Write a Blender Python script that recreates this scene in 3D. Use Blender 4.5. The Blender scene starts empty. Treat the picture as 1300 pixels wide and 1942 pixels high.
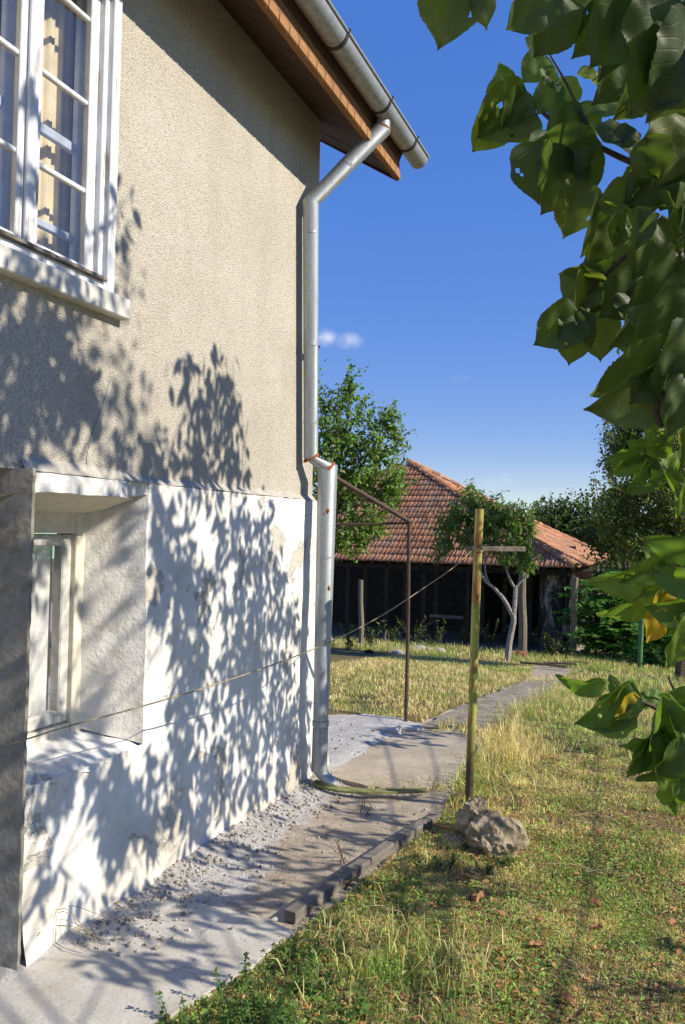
import bpy, math, random
import numpy as np
from mathutils import Vector, Matrix, noise

rng = np.random.default_rng(7)
random.seed(7)
scene = bpy.context.scene
COL = scene.collection

# ------------------------------------------------------------------ camera
FPX, PW, PH = 1500.0, 1300, 1942
CAM = np.array([0.0, 0.0, 1.58])
_yaw, _pitch, _roll = math.radians(22.8), math.atan(37 / FPX), 0.022
_F0 = np.array([-math.sin(_yaw), math.cos(_yaw), 0]); _R0 = np.array([math.cos(_yaw), math.sin(_yaw), 0]); _U0 = np.array([0, 0, 1.0])
CF = _F0 * math.cos(_pitch) + _U0 * math.sin(_pitch)
_U = _U0 * math.cos(_pitch) - _F0 * math.sin(_pitch)
CR = _R0 * math.cos(_roll) + _U * math.sin(_roll)
CU = _U * math.cos(_roll) - _R0 * math.sin(_roll)
cd = bpy.data.cameras.new('camera'); cam = bpy.data.objects.new('camera', cd); COL.objects.link(cam)
cam.matrix_world = Matrix(((CR[0], CU[0], -CF[0], CAM[0]), (CR[1], CU[1], -CF[1], CAM[1]), (CR[2], CU[2], -CF[2], CAM[2]), (0, 0, 0, 1)))
cd.sensor_fit = 'VERTICAL'; cd.sensor_height = 36; cd.sensor_width = 24; cd.lens = 36 * FPX / PH
cd.clip_start = 0.05; cd.clip_end = 3000
scene.camera = cam

# ------------------------------------------------------------------ sky and sun
SUN = np.array([0.84, 0.06, 0.545]); SUN /= np.linalg.norm(SUN)
world = bpy.data.worlds.new('World'); scene.world = world; world.use_nodes = True
wn = world.node_tree.nodes; wl = world.node_tree.links
for n in list(wn): wn.remove(n)
wo = wn.new('ShaderNodeOutputWorld'); bg = wn.new('ShaderNodeBackground'); sky = wn.new('ShaderNodeTexSky')
sky.sky_type = 'NISHITA'; sky.sun_disc = False
sky.sun_elevation = math.asin(SUN[2]); sky.sun_rotation = math.atan2(SUN[0], SUN[1])
sky.altitude = 800; sky.air_density = 1.0; sky.dust_density = 0.05; sky.ozone_density = 3.0
bg.inputs[1].default_value = 0.14
# a few small fair-weather clouds low in the sky
tc = wn.new('ShaderNodeTexCoord')
def wray(px, py):
    d = CF * FPX + CR * (px - PW / 2) + CU * (PH / 2 - py); return d / np.linalg.norm(d)
cloud_sum = None
nz = wn.new('ShaderNodeTexNoise'); nz.inputs['Scale'].default_value = 34; nz.inputs['Detail'].default_value = 6
wl.new(tc.outputs['Generated'], nz.inputs['Vector'])
for (px, py, rad, amt) in ((612, 640, .024, 1.5), (662, 647, .022, 1.2), (875, 722, .016, .35), (960, 918, .030, .45), (560, 660, .03, .9), (1010, 930, .03, .3)):
    vm = wn.new('ShaderNodeVectorMath'); vm.operation = 'DISTANCE'
    d = wray(px, py); vm.inputs[1].default_value = tuple(d)
    sc = wn.new('ShaderNodeVectorMath'); sc.operation = 'MULTIPLY'
    # stretch the distance so clouds are wider than tall
    sub = wn.new('ShaderNodeVectorMath'); sub.operation = 'SUBTRACT'; sub.inputs[1].default_value = tuple(d)
    wl.new(tc.outputs['Generated'], sub.inputs[0]); wl.new(sub.outputs[0], sc.inputs[0]); sc.inputs[1].default_value = (1, 1, 1.9)
    ln = wn.new('ShaderNodeVectorMath'); ln.operation = 'LENGTH'; wl.new(sc.outputs[0], ln.inputs[0])
    mr = wn.new('ShaderNodeMapRange'); mr.inputs[1].default_value = 0; mr.inputs[2].default_value = rad; mr.inputs[3].default_value = amt; mr.inputs[4].default_value = 0
    wl.new(ln.outputs['Value'], mr.inputs[0])
    if cloud_sum is None: cloud_sum = mr.outputs[0]
    else:
        ad = wn.new('ShaderNodeMath'); ad.operation = 'MAXIMUM'; wl.new(cloud_sum, ad.inputs[0]); wl.new(mr.outputs[0], ad.inputs[1]); cloud_sum = ad.outputs[0]
nm = wn.new('ShaderNodeMapRange'); nm.inputs[1].default_value = .42; nm.inputs[2].default_value = .68; wl.new(nz.outputs[0], nm.inputs[0])
mu = wn.new('ShaderNodeMath'); mu.operation = 'MULTIPLY'; mu.use_clamp = True; wl.new(cloud_sum, mu.inputs[0]); wl.new(nm.outputs[0], mu.inputs[1])
m2 = wn.new('ShaderNodeMath'); m2.operation = 'MULTIPLY'; m2.inputs[1].default_value = .6; wl.new(mu.outputs[0], m2.inputs[0])
mx = wn.new('ShaderNodeMixRGB'); mx.inputs[2].default_value = (5.0, 5.2, 5.6, 1)
# clear dry air: the same sky with a softer fall-off from horizon to zenith
sp_ = wn.new('ShaderNodeSeparateColor'); sp_.mode = 'HSV'; cb_ = wn.new('ShaderNodeCombineColor'); cb_.mode = 'HSV'; wl.new(sky.outputs[0], sp_.inputs[0])
pw = wn.new('ShaderNodeMath'); pw.operation = 'POWER'; pw.inputs[1].default_value = .32; wl.new(sp_.outputs[2], pw.inputs[0])
sv = wn.new('ShaderNodeMath'); sv.operation = 'MULTIPLY'; sv.inputs[1].default_value = 2.42; wl.new(pw.outputs[0], sv.inputs[0])
ss = wn.new('ShaderNodeMath'); ss.operation = 'MULTIPLY'; ss.use_clamp = True; ss.inputs[1].default_value = 1.24; wl.new(sp_.outputs[1], ss.inputs[0])
hh_ = wn.new('ShaderNodeMath'); hh_.operation = 'MULTIPLY_ADD'; hh_.inputs[1].default_value = .54; hh_.inputs[2].default_value = .297; wl.new(sp_.outputs[0], hh_.inputs[0])
wl.new(hh_.outputs[0], cb_.inputs[0]); wl.new(ss.outputs[0], cb_.inputs[1]); wl.new(sv.outputs[0], cb_.inputs[2])
wl.new(m2.outputs[0], mx.inputs[0]); wl.new(cb_.outputs[0], mx.inputs[1])
wl.new(mx.outputs[0], bg.inputs[0]); wl.new(bg.outputs[0], wo.inputs[0])

sd = bpy.data.lights.new('sun', 'SUN'); sun = bpy.data.objects.new('sun', sd); COL.objects.link(sun)
sd.energy = 4.4; sd.angle = math.radians(0.5); sd.color = (1.0, 0.92, 0.78)
sun.rotation_euler = Vector(SUN).to_track_quat('Z', 'Y').to_euler(); sun.location = (8, 3, 8)
vs = scene.view_settings
vs.view_transform = 'Standard'; vs.look = 'None'; vs.exposure = 0.48; vs.gamma = 1; vs.use_curve_mapping = False
scene.render.engine = 'CYCLES'
scene.cycles.max_bounces = 8; scene.cycles.transparent_max_bounces = 12; scene.cycles.use_denoising = True
scene.cycles.caustics_reflective = False; scene.cycles.caustics_refractive = False

# ------------------------------------------------------------------ measuring helpers (world positions along sight lines)
def ray(px, py):
    d = CF * FPX + CR * (px - PW / 2) + CU * (PH / 2 - py); return d / np.linalg.norm(d)
def onx(px, py, x): d = ray(px, py); return CAM + d * ((x - CAM[0]) / d[0])
def ony(px, py, y): d = ray(px, py); return CAM + d * ((y - CAM[1]) / d[1])
def onz(px, py, z=0.0): d = ray(px, py); return CAM + d * ((z - CAM[2]) / d[2])
def atd(px, py, D): d = ray(px, py); return CAM + d * (D / (d @ CF))
def sstep(a, b, x):
    t = np.clip((x - a) / (b - a), 0, 1); return t * t * (3 - 2 * t)
def gz0(x, y):
    return -1.05 * sstep(4.8, 20, y) - 0.9 * sstep(20, 60, y)
def gz(x, y):
    b = float(gz0(x, y))
    return b + 0.018 * noise.noise((x * 1.3, y * 1.3, 0)) * float(sstep(1.0, 2.2, x + 2.9)) + 0.006 * noise.noise((x * 6, y * 6, 3))
def ong(px, py):
    p = onz(px, py, 0)
    for _ in range(12): p = onz(px, py, float(gz0(p[0], p[1])))
    return p
def inpoly(P, pts):
    pts = np.asarray(pts, float); n = len(P); c = np.zeros(len(pts), bool)
    x, y = pts[:, 0], pts[:, 1]; j = n - 1
    for i in range(n):
        xi, yi = P[i]; xj, yj = P[j]
        k = ((yi > y) != (yj > y)) & (x < (xj - xi) * (y - yi) / (yj - yi + 1e-12) + xi); c ^= k; j = i
    return c

# ------------------------------------------------------------------ materials
def mat(name, rough=.8, spec=.3):
    m = bpy.data.materials.new(name); m.use_nodes = True
    b = m.node_tree.nodes['Principled BSDF']; b.inputs['Roughness'].default_value = rough
    b.inputs['Specular IOR Level'].default_value = spec
    return m, m.node_tree.nodes, m.node_tree.links, b
class NT:
    def __init__(s, m): s.n = m.node_tree.nodes; s.l = m.node_tree.links; s.b = s.n['Principled BSDF']
    def coord(s, scale=(1, 1, 1), kind='Object'):
        t = s.n.new('ShaderNodeTexCoord'); mp = s.n.new('ShaderNodeMapping'); mp.inputs['Scale'].default_value = scale
        s.l.new(t.outputs[kind], mp.inputs[0]); return mp.outputs[0]
    def geo(s, scale=(1, 1, 1)):
        t = s.n.new('ShaderNodeNewGeometry'); mp = s.n.new('ShaderNodeMapping'); mp.inputs['Scale'].default_value = scale
        s.l.new(t.outputs['Position'], mp.inputs[0]); return mp.outputs[0]
    def noise(s, v, scale, detail=5, rough=.6, dist=0):
        t = s.n.new('ShaderNodeTexNoise'); t.inputs['Scale'].default_value = scale; t.inputs['Detail'].default_value = detail
        t.inputs['Roughness'].default_value = rough; t.inputs['Distortion'].default_value = dist; s.l.new(v, t.inputs['Vector']); return t.outputs[0]
    def voro(s, v, scale, feat='F1', rnd=1):
        t = s.n.new('ShaderNodeTexVoronoi'); t.feature = feat; t.inputs['Scale'].default_value = scale; t.inputs['Randomness'].default_value = rnd
        s.l.new(v, t.inputs['Vector']); return t
    def ramp(s, f, stops):
        t = s.n.new('ShaderNodeValToRGB'); e = t.color_ramp.elements
        while len(e) < len(stops): e.new(.5)
        for q, (p, c) in zip(e, stops): q.position = p; q.color = (c, c, c, 1) if not hasattr(c, '__len__') else (*c, 1)
        s.l.new(f, t.inputs[0]); return t.outputs[0]
    def mix(s, f, a, b, mode='MIX'):
        t = s.n.new('ShaderNodeMixRGB'); t.blend_type = mode
        for i, q in enumerate((f, a, b)):
            if hasattr(q, 'is_linked') or hasattr(q, 'links'): s.l.new(q, t.inputs[i])
            elif i == 0: t.inputs[0].default_value = q
            else: t.inputs[i].default_value = (*q, 1)
        return t.outputs[0]
    def math(s, op, a, b=None, clamp=False):
        t = s.n.new('ShaderNodeMath'); t.operation = op; t.use_clamp = clamp
        for i, q in enumerate((a, b)):
            if q is None: continue
            if hasattr(q, 'links'): s.l.new(q, t.inputs[i])
            else: t.inputs[i].default_value = q
        return t.outputs[0]
    def bump(s, h, strength=.5, dist=.01, prev=None):
        t = s.n.new('ShaderNodeBump'); t.inputs['Strength'].default_value = strength; t.inputs['Distance'].default_value = dist
        s.l.new(h, t.inputs['Height'])
        if prev is not None: s.l.new(prev, t.inputs['Normal'])
        return t.outputs[0]
    def color(s, c): s.l.new(c, s.b.inputs['Base Color'])
    def normal(s, c): s.l.new(c, s.b.inputs['Normal'])

def simple(name, c, rough=.8, var=.25, scale=20, spec=.3, bump=.3, bd=.004, c2=None, metallic=0):
    m, n, l, b = mat(name, rough, spec); t = NT(m); v = t.geo()
    f = t.noise(v, scale, 6, .65)
    c = np.array(c); c2 = np.array(c2) if c2 is not None else c * (1 - var * 1.6)
    t.color(t.ramp(f, [(.3, tuple(c2)), (.62, tuple(np.clip(c * (1 + var * .3), 0, 1)))]))
    t.normal(t.bump(t.noise(v, scale * 4, 4), bump, bd)); b.inputs['Metallic'].default_value = metallic
    return m
M = {}
# rough-cast render of the upper storey
m, n, l, b = mat('roughcast', .95, .15); t = NT(m); v = t.geo(); M['roughcast'] = m
pebble = t.voro(v, 150).outputs['Distance']; pn = t.noise(v, 105, 4, .7)
big = t.noise(v, 1.6, 5, .6); streak = t.noise(t.geo((2.2, 2.2, .45)), 2.5, 5, .6)
c = t.ramp(big, [(.3, (.59, .54, .45)), (.7, (.685, .635, .54))])
c = t.mix(t.ramp(pn, [(.30, .75), (.52, 0)]), c, (.26, .225, .17))
c = t.mix(t.ramp(streak, [(.50, 0), (.74, .38)]), c, (.44, .395, .32)); blot = t.noise(v, 4.5, 6, .6); c = t.mix(t.ramp(blot, [(.56, 0), (.66, .35)]), c, (.68, .63, .545))
pit = t.ramp(pebble, [(.45, 0), (.8, .35)]); c = t.mix(pit, c, (.27, .235, .18))
# damp, dirty margin along the foot of the render and beside the window frame
t.color(c); nb = t.bump(pn, .75, .010); t.normal(t.bump(t.ramp(pebble, [(0, 1), (.75, 0)]), .6, .006, nb))
# whitewashed basement plaster
m, n, l, b = mat('whitewash', .9, .2); t = NT(m); v = t.geo(); M['whitewash'] = m
big = t.noise(v, 1.7, 6, .65); fine = t.noise(v, 28, 6, .7); mid = t.noise(v, 6, 6, .65, .6)
sx = n.new('ShaderNodeSeparateXYZ'); l.new(t.geo(), sx.inputs[0])
c = t.ramp(mid, [(.28, (.66, .63, .57)), (.5, (.80, .785, .74)), (.75, (.84, .83, .80))])
low = t.math('SUBTRACT', .62, sx.outputs['Z']); lowm = t.math('ADD', t.math('MULTIPLY', low, 1.1), t.math('MULTIPLY', t.math('SUBTRACT', big, .5), 2.4))
c = t.mix(t.ramp(lowm, [(.15, 0), (.55, .62)]), c, (.60, .53, .41))
peel = t.noise(v, 3.4, 8, .68, .6); c = t.mix(t.ramp(peel, [(.585, 0), (.60, .75)]), c, (.47, .43, .35)); stn = t.noise(t.geo((5, 5, 1.1)), 1.7, 6, .7); c = t.mix(t.ramp(stn, [(.5, 0), (.72, .5)]), c, (.60, .54, .43))
crk = t.voro(t.mix(.22, t.geo(), t.noise(v, 7, 6, .7)), 3.4, 'DISTANCE_TO_EDGE').outputs['Distance']
ck = t.ramp(crk, [(0, 1), (.003, .8), (.007, 0)]); ckm = t.math('MULTIPLY', ck, t.ramp(t.noise(v, 2.3, 3), [(.54, 0), (.62, .7)]))
c = t.mix(ckm, c, (.30, .26, .2)); c = t.mix(t.ramp(fine, [(.25, .35), (.45, 0)]), c, (.55, .52, .46))
t.color(c); nb = t.bump(mid, .7, .025); nb = t.bump(fine, .75, .008, nb); nb = t.bump(t.ramp(peel, [(.585, 1), (.60, 0)]), .8, .006, nb); t.normal(t.bump(t.math('SUBTRACT', 1, ckm), .6, .006, nb))
# lumpy plaster inside the window recess
m, n, l, b = mat('recess_plaster', .92, .2); t = NT(m); v = t.geo(); M['recess'] = m
lum = t.noise(v, 30, 6, .7, .1); mid = t.noise(v, 5, 6, .65)
c = t.ramp(mid, [(.3, (.68, .64, .56)), (.6, (.82, .79, .73))]); c = t.mix(t.ramp(t.noise(v, 18, 5), [(.3, .5), (.5, 0)]), c, (.5, .43, .32)); t.color(c)
t.normal(t.bump(t.noise(v, 60, 4), .35, .004, t.bump(lum, .55, .011)))
M['mortar'] = simple('mortar', (.50, .47, .41), .95, .2, 30, .1, .6, .006)
M['graycement'] = simple('grey_cement', (.29, .272, .23), .95, .3, 14, .15, .6, .006, (.17, .158, .13))
M['concrete'] = simple('weathered_concrete', (.55, .52, .46), .95, .2, 9, .15, .6, .006, (.43, .40, .345))
M['sill'] = simple('sill_concrete', (.70, .675, .60), .92, .15, 12, .2, .4, .004)
# painted woodwork, chalky white with bare streaks
m, n, l, b = mat('white_paint', .6, .35); t = NT(m); v = t.geo((26, 26, 2.2)); M['white'] = m
f = t.noise(v, 1.6, 6, .7); g = t.noise(t.geo(), 3.2, 4)
ch = t.math('MULTIPLY', t.ramp(f, [(.53, 0), (.58, 1)]), t.ramp(g, [(.44, 0), (.58, .85)]))
c = t.ramp(t.noise(t.geo(), 9, 5), [(.3, (.62, .635, .66)), (.6, (.74, .75, .765))]); t.color(t.mix(ch, c, (.36, .31, .26))); t.normal(t.bump(f, .35, .003))
M['oldpaint'] = simple('old_white_paint', (.60, .585, .54), .7, .2, 24, .3, .4, .003)
M['cream'] = simple('cream_paint', (.76, .71, .58), .7, .12, 18, .3, .3, .003)
M['barewood'] = simple('bare_grey_wood', (.27, .235, .19), .9, .5, 22, .2, .8, .006, (.10, .085, .07))
# galvanised steel
m, n, l, b = mat('galvanised', .42, .5); t = NT(m); v = t.geo(); M['galv'] = m
sp = t.voro(v, 85).outputs['Color']; spb = n.new('ShaderNodeRGBToBW'); l.new(sp, spb.inputs[0])
big = t.noise(t.geo((9, 9, .9)), 3.2, 7, .68)
c = t.ramp(big, [(.3, (.23, .245, .255)), (.5, (.34, .36, .37)), (.68, (.46, .48, .49))]); c = t.mix(.22, c, t.ramp(spb.outputs[0], [(0, (.30, .32, .34)), (1, (.6, .63, .65))]))
ru = t.noise(t.geo((9, 9, 3.0)), 2.2, 7, .7); c = t.mix(t.ramp(ru, [(.70, 0), (.74, .85)]), c, (.33, .12, .04)); t.color(c)
b.inputs['Metallic'].default_value = .45; t.l.new(t.ramp(big, [(.3, .62), (.7, .42)]), b.inputs['Roughness'])
M['rust'] = simple('rust', (.36, .125, .045), .9, .5, 60, .1, .6, .003, (.16, .06, .03))
M['darkiron'] = simple('dark_iron', (.07, .05, .042), .7, .4, 40, .3, .4, .002)
M['trellis'] = simple('rusty_pipe', (.10, .062, .042), .7, .5, 24, .3, .4, .002, (.045, .035, .03))
m, n, l, b = mat('yellow_green_paint', .55, .4); t = NT(m); M['yellow'] = m
v = t.geo((14, 14, 5)); f = t.noise(v, 1.1, 6, .7); c = t.ramp(t.noise(t.geo((6, 6, 2)), 2.2, 5), [(.46, (.33, .37, .085)), (.62, (.46, .31, .09))])
c = t.mix(t.ramp(f, [(.47, 0), (.60, .9)]), c, (.24, .10, .04)); sz_ = n.new('ShaderNodeSeparateXYZ'); l.new(t.geo(), sz_.inputs[0]); c = t.mix(t.ramp(t.math('ADD', sz_.outputs['Z'], t.math('MULTIPLY', f, .5)), [(.48, .92), (.72, 0)]), c, (.05, .035, .025)); t.color(c); t.normal(t.bump(f, .3, .002))
M['greenpost'] = simple('green_paint', (.10, .24, .09), .55, .35, 18, .4, .2, .002)
def woodmat(name, a, bcol, sc=(3, 3, 40), rough=.85):
    m, n, l, b = mat(name, rough, .2); t = NT(m); v = t.coord(sc); f = t.noise(v, 1.5, 7, .7, .8)
    g = t.noise(t.geo(), 2.5, 4); t.color(t.mix(t.ramp(g, [(.35, 0), (.7, .5)]), t.ramp(f, [(.3, bcol), (.68, a)]), tuple(np.array(bcol) * .9))); t.normal(t.bump(f, .6, .006)); return m
M['soffit'] = woodmat('stained_soffit', (.125, .07, .045), (.05, .03, .022), (3, 40, 3))
M['fascia'] = woodmat('orange_stained_wood', (.38, .195, .085), (.16, .075, .035), (30, 3, 30))
M['trim'] = woodmat('lit_edge_orange_trim', (.46, .25, .11), (.29, .14, .06), (30, 3, 30))  # paler than the fascia: the scallops' lit edge put into the colour
M['timber'] = woodmat('grey_timber', (.30, .265, .22), (.12, .105, .085), (30, 4, 30))
M['post'] = woodmat('grey_post_wood', (.32, .275, .22), (.12, .10, .08), (18, 18, 2))
M['bark'] = simple('bark', (.16, .125, .095), .95, .5, 30, .1, .9, .01, (.06, .045, .035))
M['palebark'] = simple('pale_bark', (.40, .365, .32), .95, .4, 26, .1, .8, .008, (.17, .14, .115))
M['twig'] = simple('twig', (.11, .07, .055), .8, .4, 60, .2, .3, .002)
# barn tiles
m, n, l, b = mat('clay_tile', .92, .2); t = NT(m); M['tile'] = m
oi = n.new('ShaderNodeObjectInfo'); v = t.geo(); at_ = n.new('ShaderNodeAttribute'); at_.attribute_name = 'tint'
rnd = t.math('FRACT', t.math('ADD', oi.outputs['Random'], at_.outputs['Fac']))
c = t.ramp(rnd, [(0, (.22, .10, .058)), (.35, (.42, .18, .085)), (.7, (.54, .245, .12)), (1, (.34, .21, .14))])
f = t.noise(v, 2.6, 7, .72); c = t.mix(t.ramp(f, [(.45, 0), (.66, .75)]), c, (.19, .14, .11)); f2 = t.noise(v, 22, 4); c = t.mix(t.ramp(f2, [(.56, 0), (.7, .5)]), c, (.44, .40, .33)); t.color(c)
t.normal(t.bump(f2, .4, .006))
M['ridgemortar'] = simple('ridge_mortar', (.42, .38, .33), .95, .3, 12, .1, .7, .01)
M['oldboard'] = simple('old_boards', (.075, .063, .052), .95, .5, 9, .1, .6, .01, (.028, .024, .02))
M['darkwall'] = simple('shade_dark_boards', (.045, .038, .032), .95, .5, 8, .1, .6, .01)  # near-black: the barn's inner shade is painted into this colour
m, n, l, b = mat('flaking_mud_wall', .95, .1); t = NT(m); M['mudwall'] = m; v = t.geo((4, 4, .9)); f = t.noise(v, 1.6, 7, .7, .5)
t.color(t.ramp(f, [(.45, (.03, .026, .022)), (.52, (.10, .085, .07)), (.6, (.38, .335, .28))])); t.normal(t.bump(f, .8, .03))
M['brick'] = simple('brick', (.42, .17, .09), .95, .3, 12, .1, .5, .008)
M['wire'] = simple('netting_wire', (.06, .058, .055), .6, .2, 10, .4, .1, .001)
M['string'] = simple('hemp_string', (.46, .38, .22), .95, .4, 90, .1, .6, .001)
M['stone'] = simple('crusty_limestone', (.42, .345, .235), .95, .35, 9, .1, 1.0, .016, (.10, .08, .05))
M['rubble'] = simple('plaster_rubble', (.50, .475, .43), .95, .2, 40, .1, .5, .004, (.30, .28, .245))
M['moss'] = simple('mossy_edge', (.25, .26, .11), .95, .4, 24, .1, .6, .004, (.12, .12, .06))

def attrmat(name, transl=.3, rough=.65, spec=.25):
    """foliage: colour from each leaf's own 'col' attribute, light passes through the blade"""
    m = bpy.data.materials.new(name); m.use_nodes = True; n = m.node_tree.nodes; l = m.node_tree.links; b = n['Principled BSDF']
    a = n.new('ShaderNodeAttribute'); a.attribute_name = 'col'
    b.inputs['Roughness'].default_value = rough; b.inputs['Specular IOR Level'].default_value = spec
    l.new(a.outputs['Color'], b.inputs['Base Color'])
    tr = n.new('ShaderNodeBsdfTranslucent'); g = n.new('ShaderNodeMixRGB'); g.blend_type = 'MULTIPLY'; g.inputs[0].default_value = 1; g.inputs[2].default_value = (1.7, 1.9, .6, 1)
    l.new(a.outputs['Color'], g.inputs[1]); l.new(g.outputs[0], tr.inputs[0])
    ms = n.new('ShaderNodeMixShader'); ms.inputs[0].default_value = transl
    l.new(b.outputs[0], ms.inputs[1]); l.new(tr.outputs[0], ms.inputs[2]); l.new(ms.outputs[0], n['Material Output'].inputs[0])
    return m
M['leaf'] = attrmat('foliage'); M['grass'] = attrmat('grass_blades', .25, .7, .2)
def hero_leaf_mat(name, top, vein, yellow=None):
    m = bpy.data.materials.new(name); m.use_nodes = True; t = NT(m); n = t.n; l = t.l; b = t.b
    uv = n.new('ShaderNodeUVMap'); sx = n.new('ShaderNodeSeparateXYZ'); l.new(uv.outputs[0], sx.inputs[0])
    u, vv = sx.outputs['X'], sx.outputs['Y']; av = t.math('ABSOLUTE', vv)
    mid = t.ramp(av, [(0, 1), (.035, .8), (.06, 0)])
    ph = t.math('MULTIPLY', t.math('SUBTRACT', u, t.math('MULTIPLY', t.math('POWER', av, 1.2), .26)), 7.5); fr = t.math('ABSOLUTE', t.math('SUBTRACT', t.math('FRACT', ph), .5))
    side = t.ramp(fr, [(0, .75), (.05, .4), (.09, 0)]); ve = t.math('MAXIMUM', mid, side)
    oi = n.new('ShaderNodeObjectInfo'); pos = t.geo(); f = t.noise(pos, 45, 5, .65)
    base = t.ramp(oi.outputs['Random'], [(0, tuple(np.array(top) * .75)), (.5, top), (1, tuple(np.array(top) * np.array((1.45, 1.2, 1.0))))])
    if yellow is not None: base = t.ramp(t.noise(pos, 22, 4), [(.35, (.42, .20, .03)), (.55, yellow), (.75, (.35, .36, .05))])
    c = t.mix(t.ramp(f, [(.35, .3), (.6, 0)]), base, tuple(np.array(top) * .5)); c = t.mix(t.math('MULTIPLY', ve, .2), c, vein)
    sp = t.noise(pos, 130, 2); c = t.mix(t.ramp(sp, [(.70, 0), (.73, .7)]), c, (.10, .055, .02)); t.color(c)
    b.inputs['Roughness'].default_value = .48; b.inputs['Specular IOR Level'].default_value = .35
    t.normal(t.bump(t.math('ADD', t.math('MULTIPLY', ve, -.6), t.math('MULTIPLY', f, .8)), .25, .002))
    tr = n.new('ShaderNodeBsdfTranslucent'); g = t.mix(1.0, c, (1.9, 2.1, .55), 'MULTIPLY'); l.new(g, tr.inputs[0])
    ms = n.new('ShaderNodeMixShader'); ms.inputs[0].default_value = .45
    l.new(b.outputs[0], ms.inputs[1]); l.new(tr.outputs[0], ms.inputs[2]); l.new(ms.outputs[0], n['Material Output'].inputs[0]); return m
m, n, l, b = mat('grit', .95, .1); a_ = n.new('ShaderNodeAttribute'); a_.attribute_name = 'col'; l.new(a_.outputs['Color'], b.inputs['Base Color']); M['grit'] = m
M['apricot'] = hero_leaf_mat('apricot_leaf', (.085, .125, .042), (.13, .18, .06))
M['cherry'] = hero_leaf_mat('cherry_leaf', (.12, .195, .042), (.17, .24, .07))
M['backlityoungleaf'] = hero_leaf_mat('backlit_young_apricot_leaf', (.15, .22, .055), (.2, .26, .09))  # small young leaves; lighter green paints in the light shining through them
M['yellowleaf'] = hero_leaf_mat('yellowing_leaf', (.45, .33, .04), (.5, .45, .1), (.58, .42, .04))
# window glass: clear, mirroring at grazing angles
m = bpy.data.materials.new('window_glass'); m.use_nodes = True; n = m.node_tree.nodes; l = m.node_tree.links; n.remove(n['Principled BSDF'])
fz = n.new('ShaderNodeLayerWeight'); fz.inputs[0].default_value = .22; tr = n.new('ShaderNodeBsdfTransparent'); gl = n.new('ShaderNodeBsdfGlossy'); gl.inputs['Roughness'].default_value = .015
tn = n.new('ShaderNodeTexNoise'); tn.inputs['Scale'].default_value = 2.5; bp = n.new('ShaderNodeBump'); bp.inputs['Strength'].default_value = .08; bp.inputs['Distance'].default_value = .02
l.new(tn.outputs[0], bp.inputs['Height']); l.new(bp.outputs[0], gl.inputs['Normal'])
ms = n.new('ShaderNodeMixShader'); ad = n.new('ShaderNodeMath'); ad.operation = 'MULTIPLY_ADD'; ad.inputs[1].default_value = .32; ad.inputs[2].default_value = .04
l.new(fz.outputs['Facing'], ad.inputs[0]); l.new(ad.outputs[0], ms.inputs[0]); l.new(tr.outputs[0], ms.inputs[1]); l.new(gl.outputs[0], ms.inputs[2]); l.new(ms.outputs[0], n['Material Output'].inputs[0]); M['glass'] = m
# lace: white net whose flowers are denser than the ground
m = bpy.data.materials.new('lace'); m.use_nodes = True; t = NT(m); n = t.n; l = t.l; v = t.geo()
a = t.noise(v, 17, 3, .5, 1.2); fl = t.ramp(t.math('ABSOLUTE', t.math('SUBTRACT', a, .5)), [(.02, 1), (.06, 0)])
wv = n.new('ShaderNodeTexWave'); wv.inputs['Scale'].default_value = 90; wv.bands_direction = 'Z'; l.new(v, wv.inputs['Vector'])
al = t.math('ADD', t.math('MULTIPLY', fl, .3), t.math('ADD', .80, t.math('MULTIPLY', wv.outputs['Fac'], .10)), True)
t.b.inputs['Base Color'].default_value = (.82, .82, .80, 1); t.b.inputs['Roughness'].default_value = .95; l.new(al, t.b.inputs['Alpha']); M['lace'] = m
M['curtain'] = simple('cream_curtain', (.74, .64, .42), .95, .15, 6, .1, .2, .004)
M['blueshadewood'] = simple('blue_shaded_white_paint', (.52, .57, .66), .6, .15, 16, .3, .2, .002)  # white inner frames with their bluish shade put into the colour
M['room'] = simple('dim_room', (.30, .28, .25), .9, .2, 4, .1, .1, .002)
M['dryleaf'] = simple('dry_leaf', (.44, .23, .11), .85, .45, 70, .2, .5, .003, (.20, .10, .05))

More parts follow.
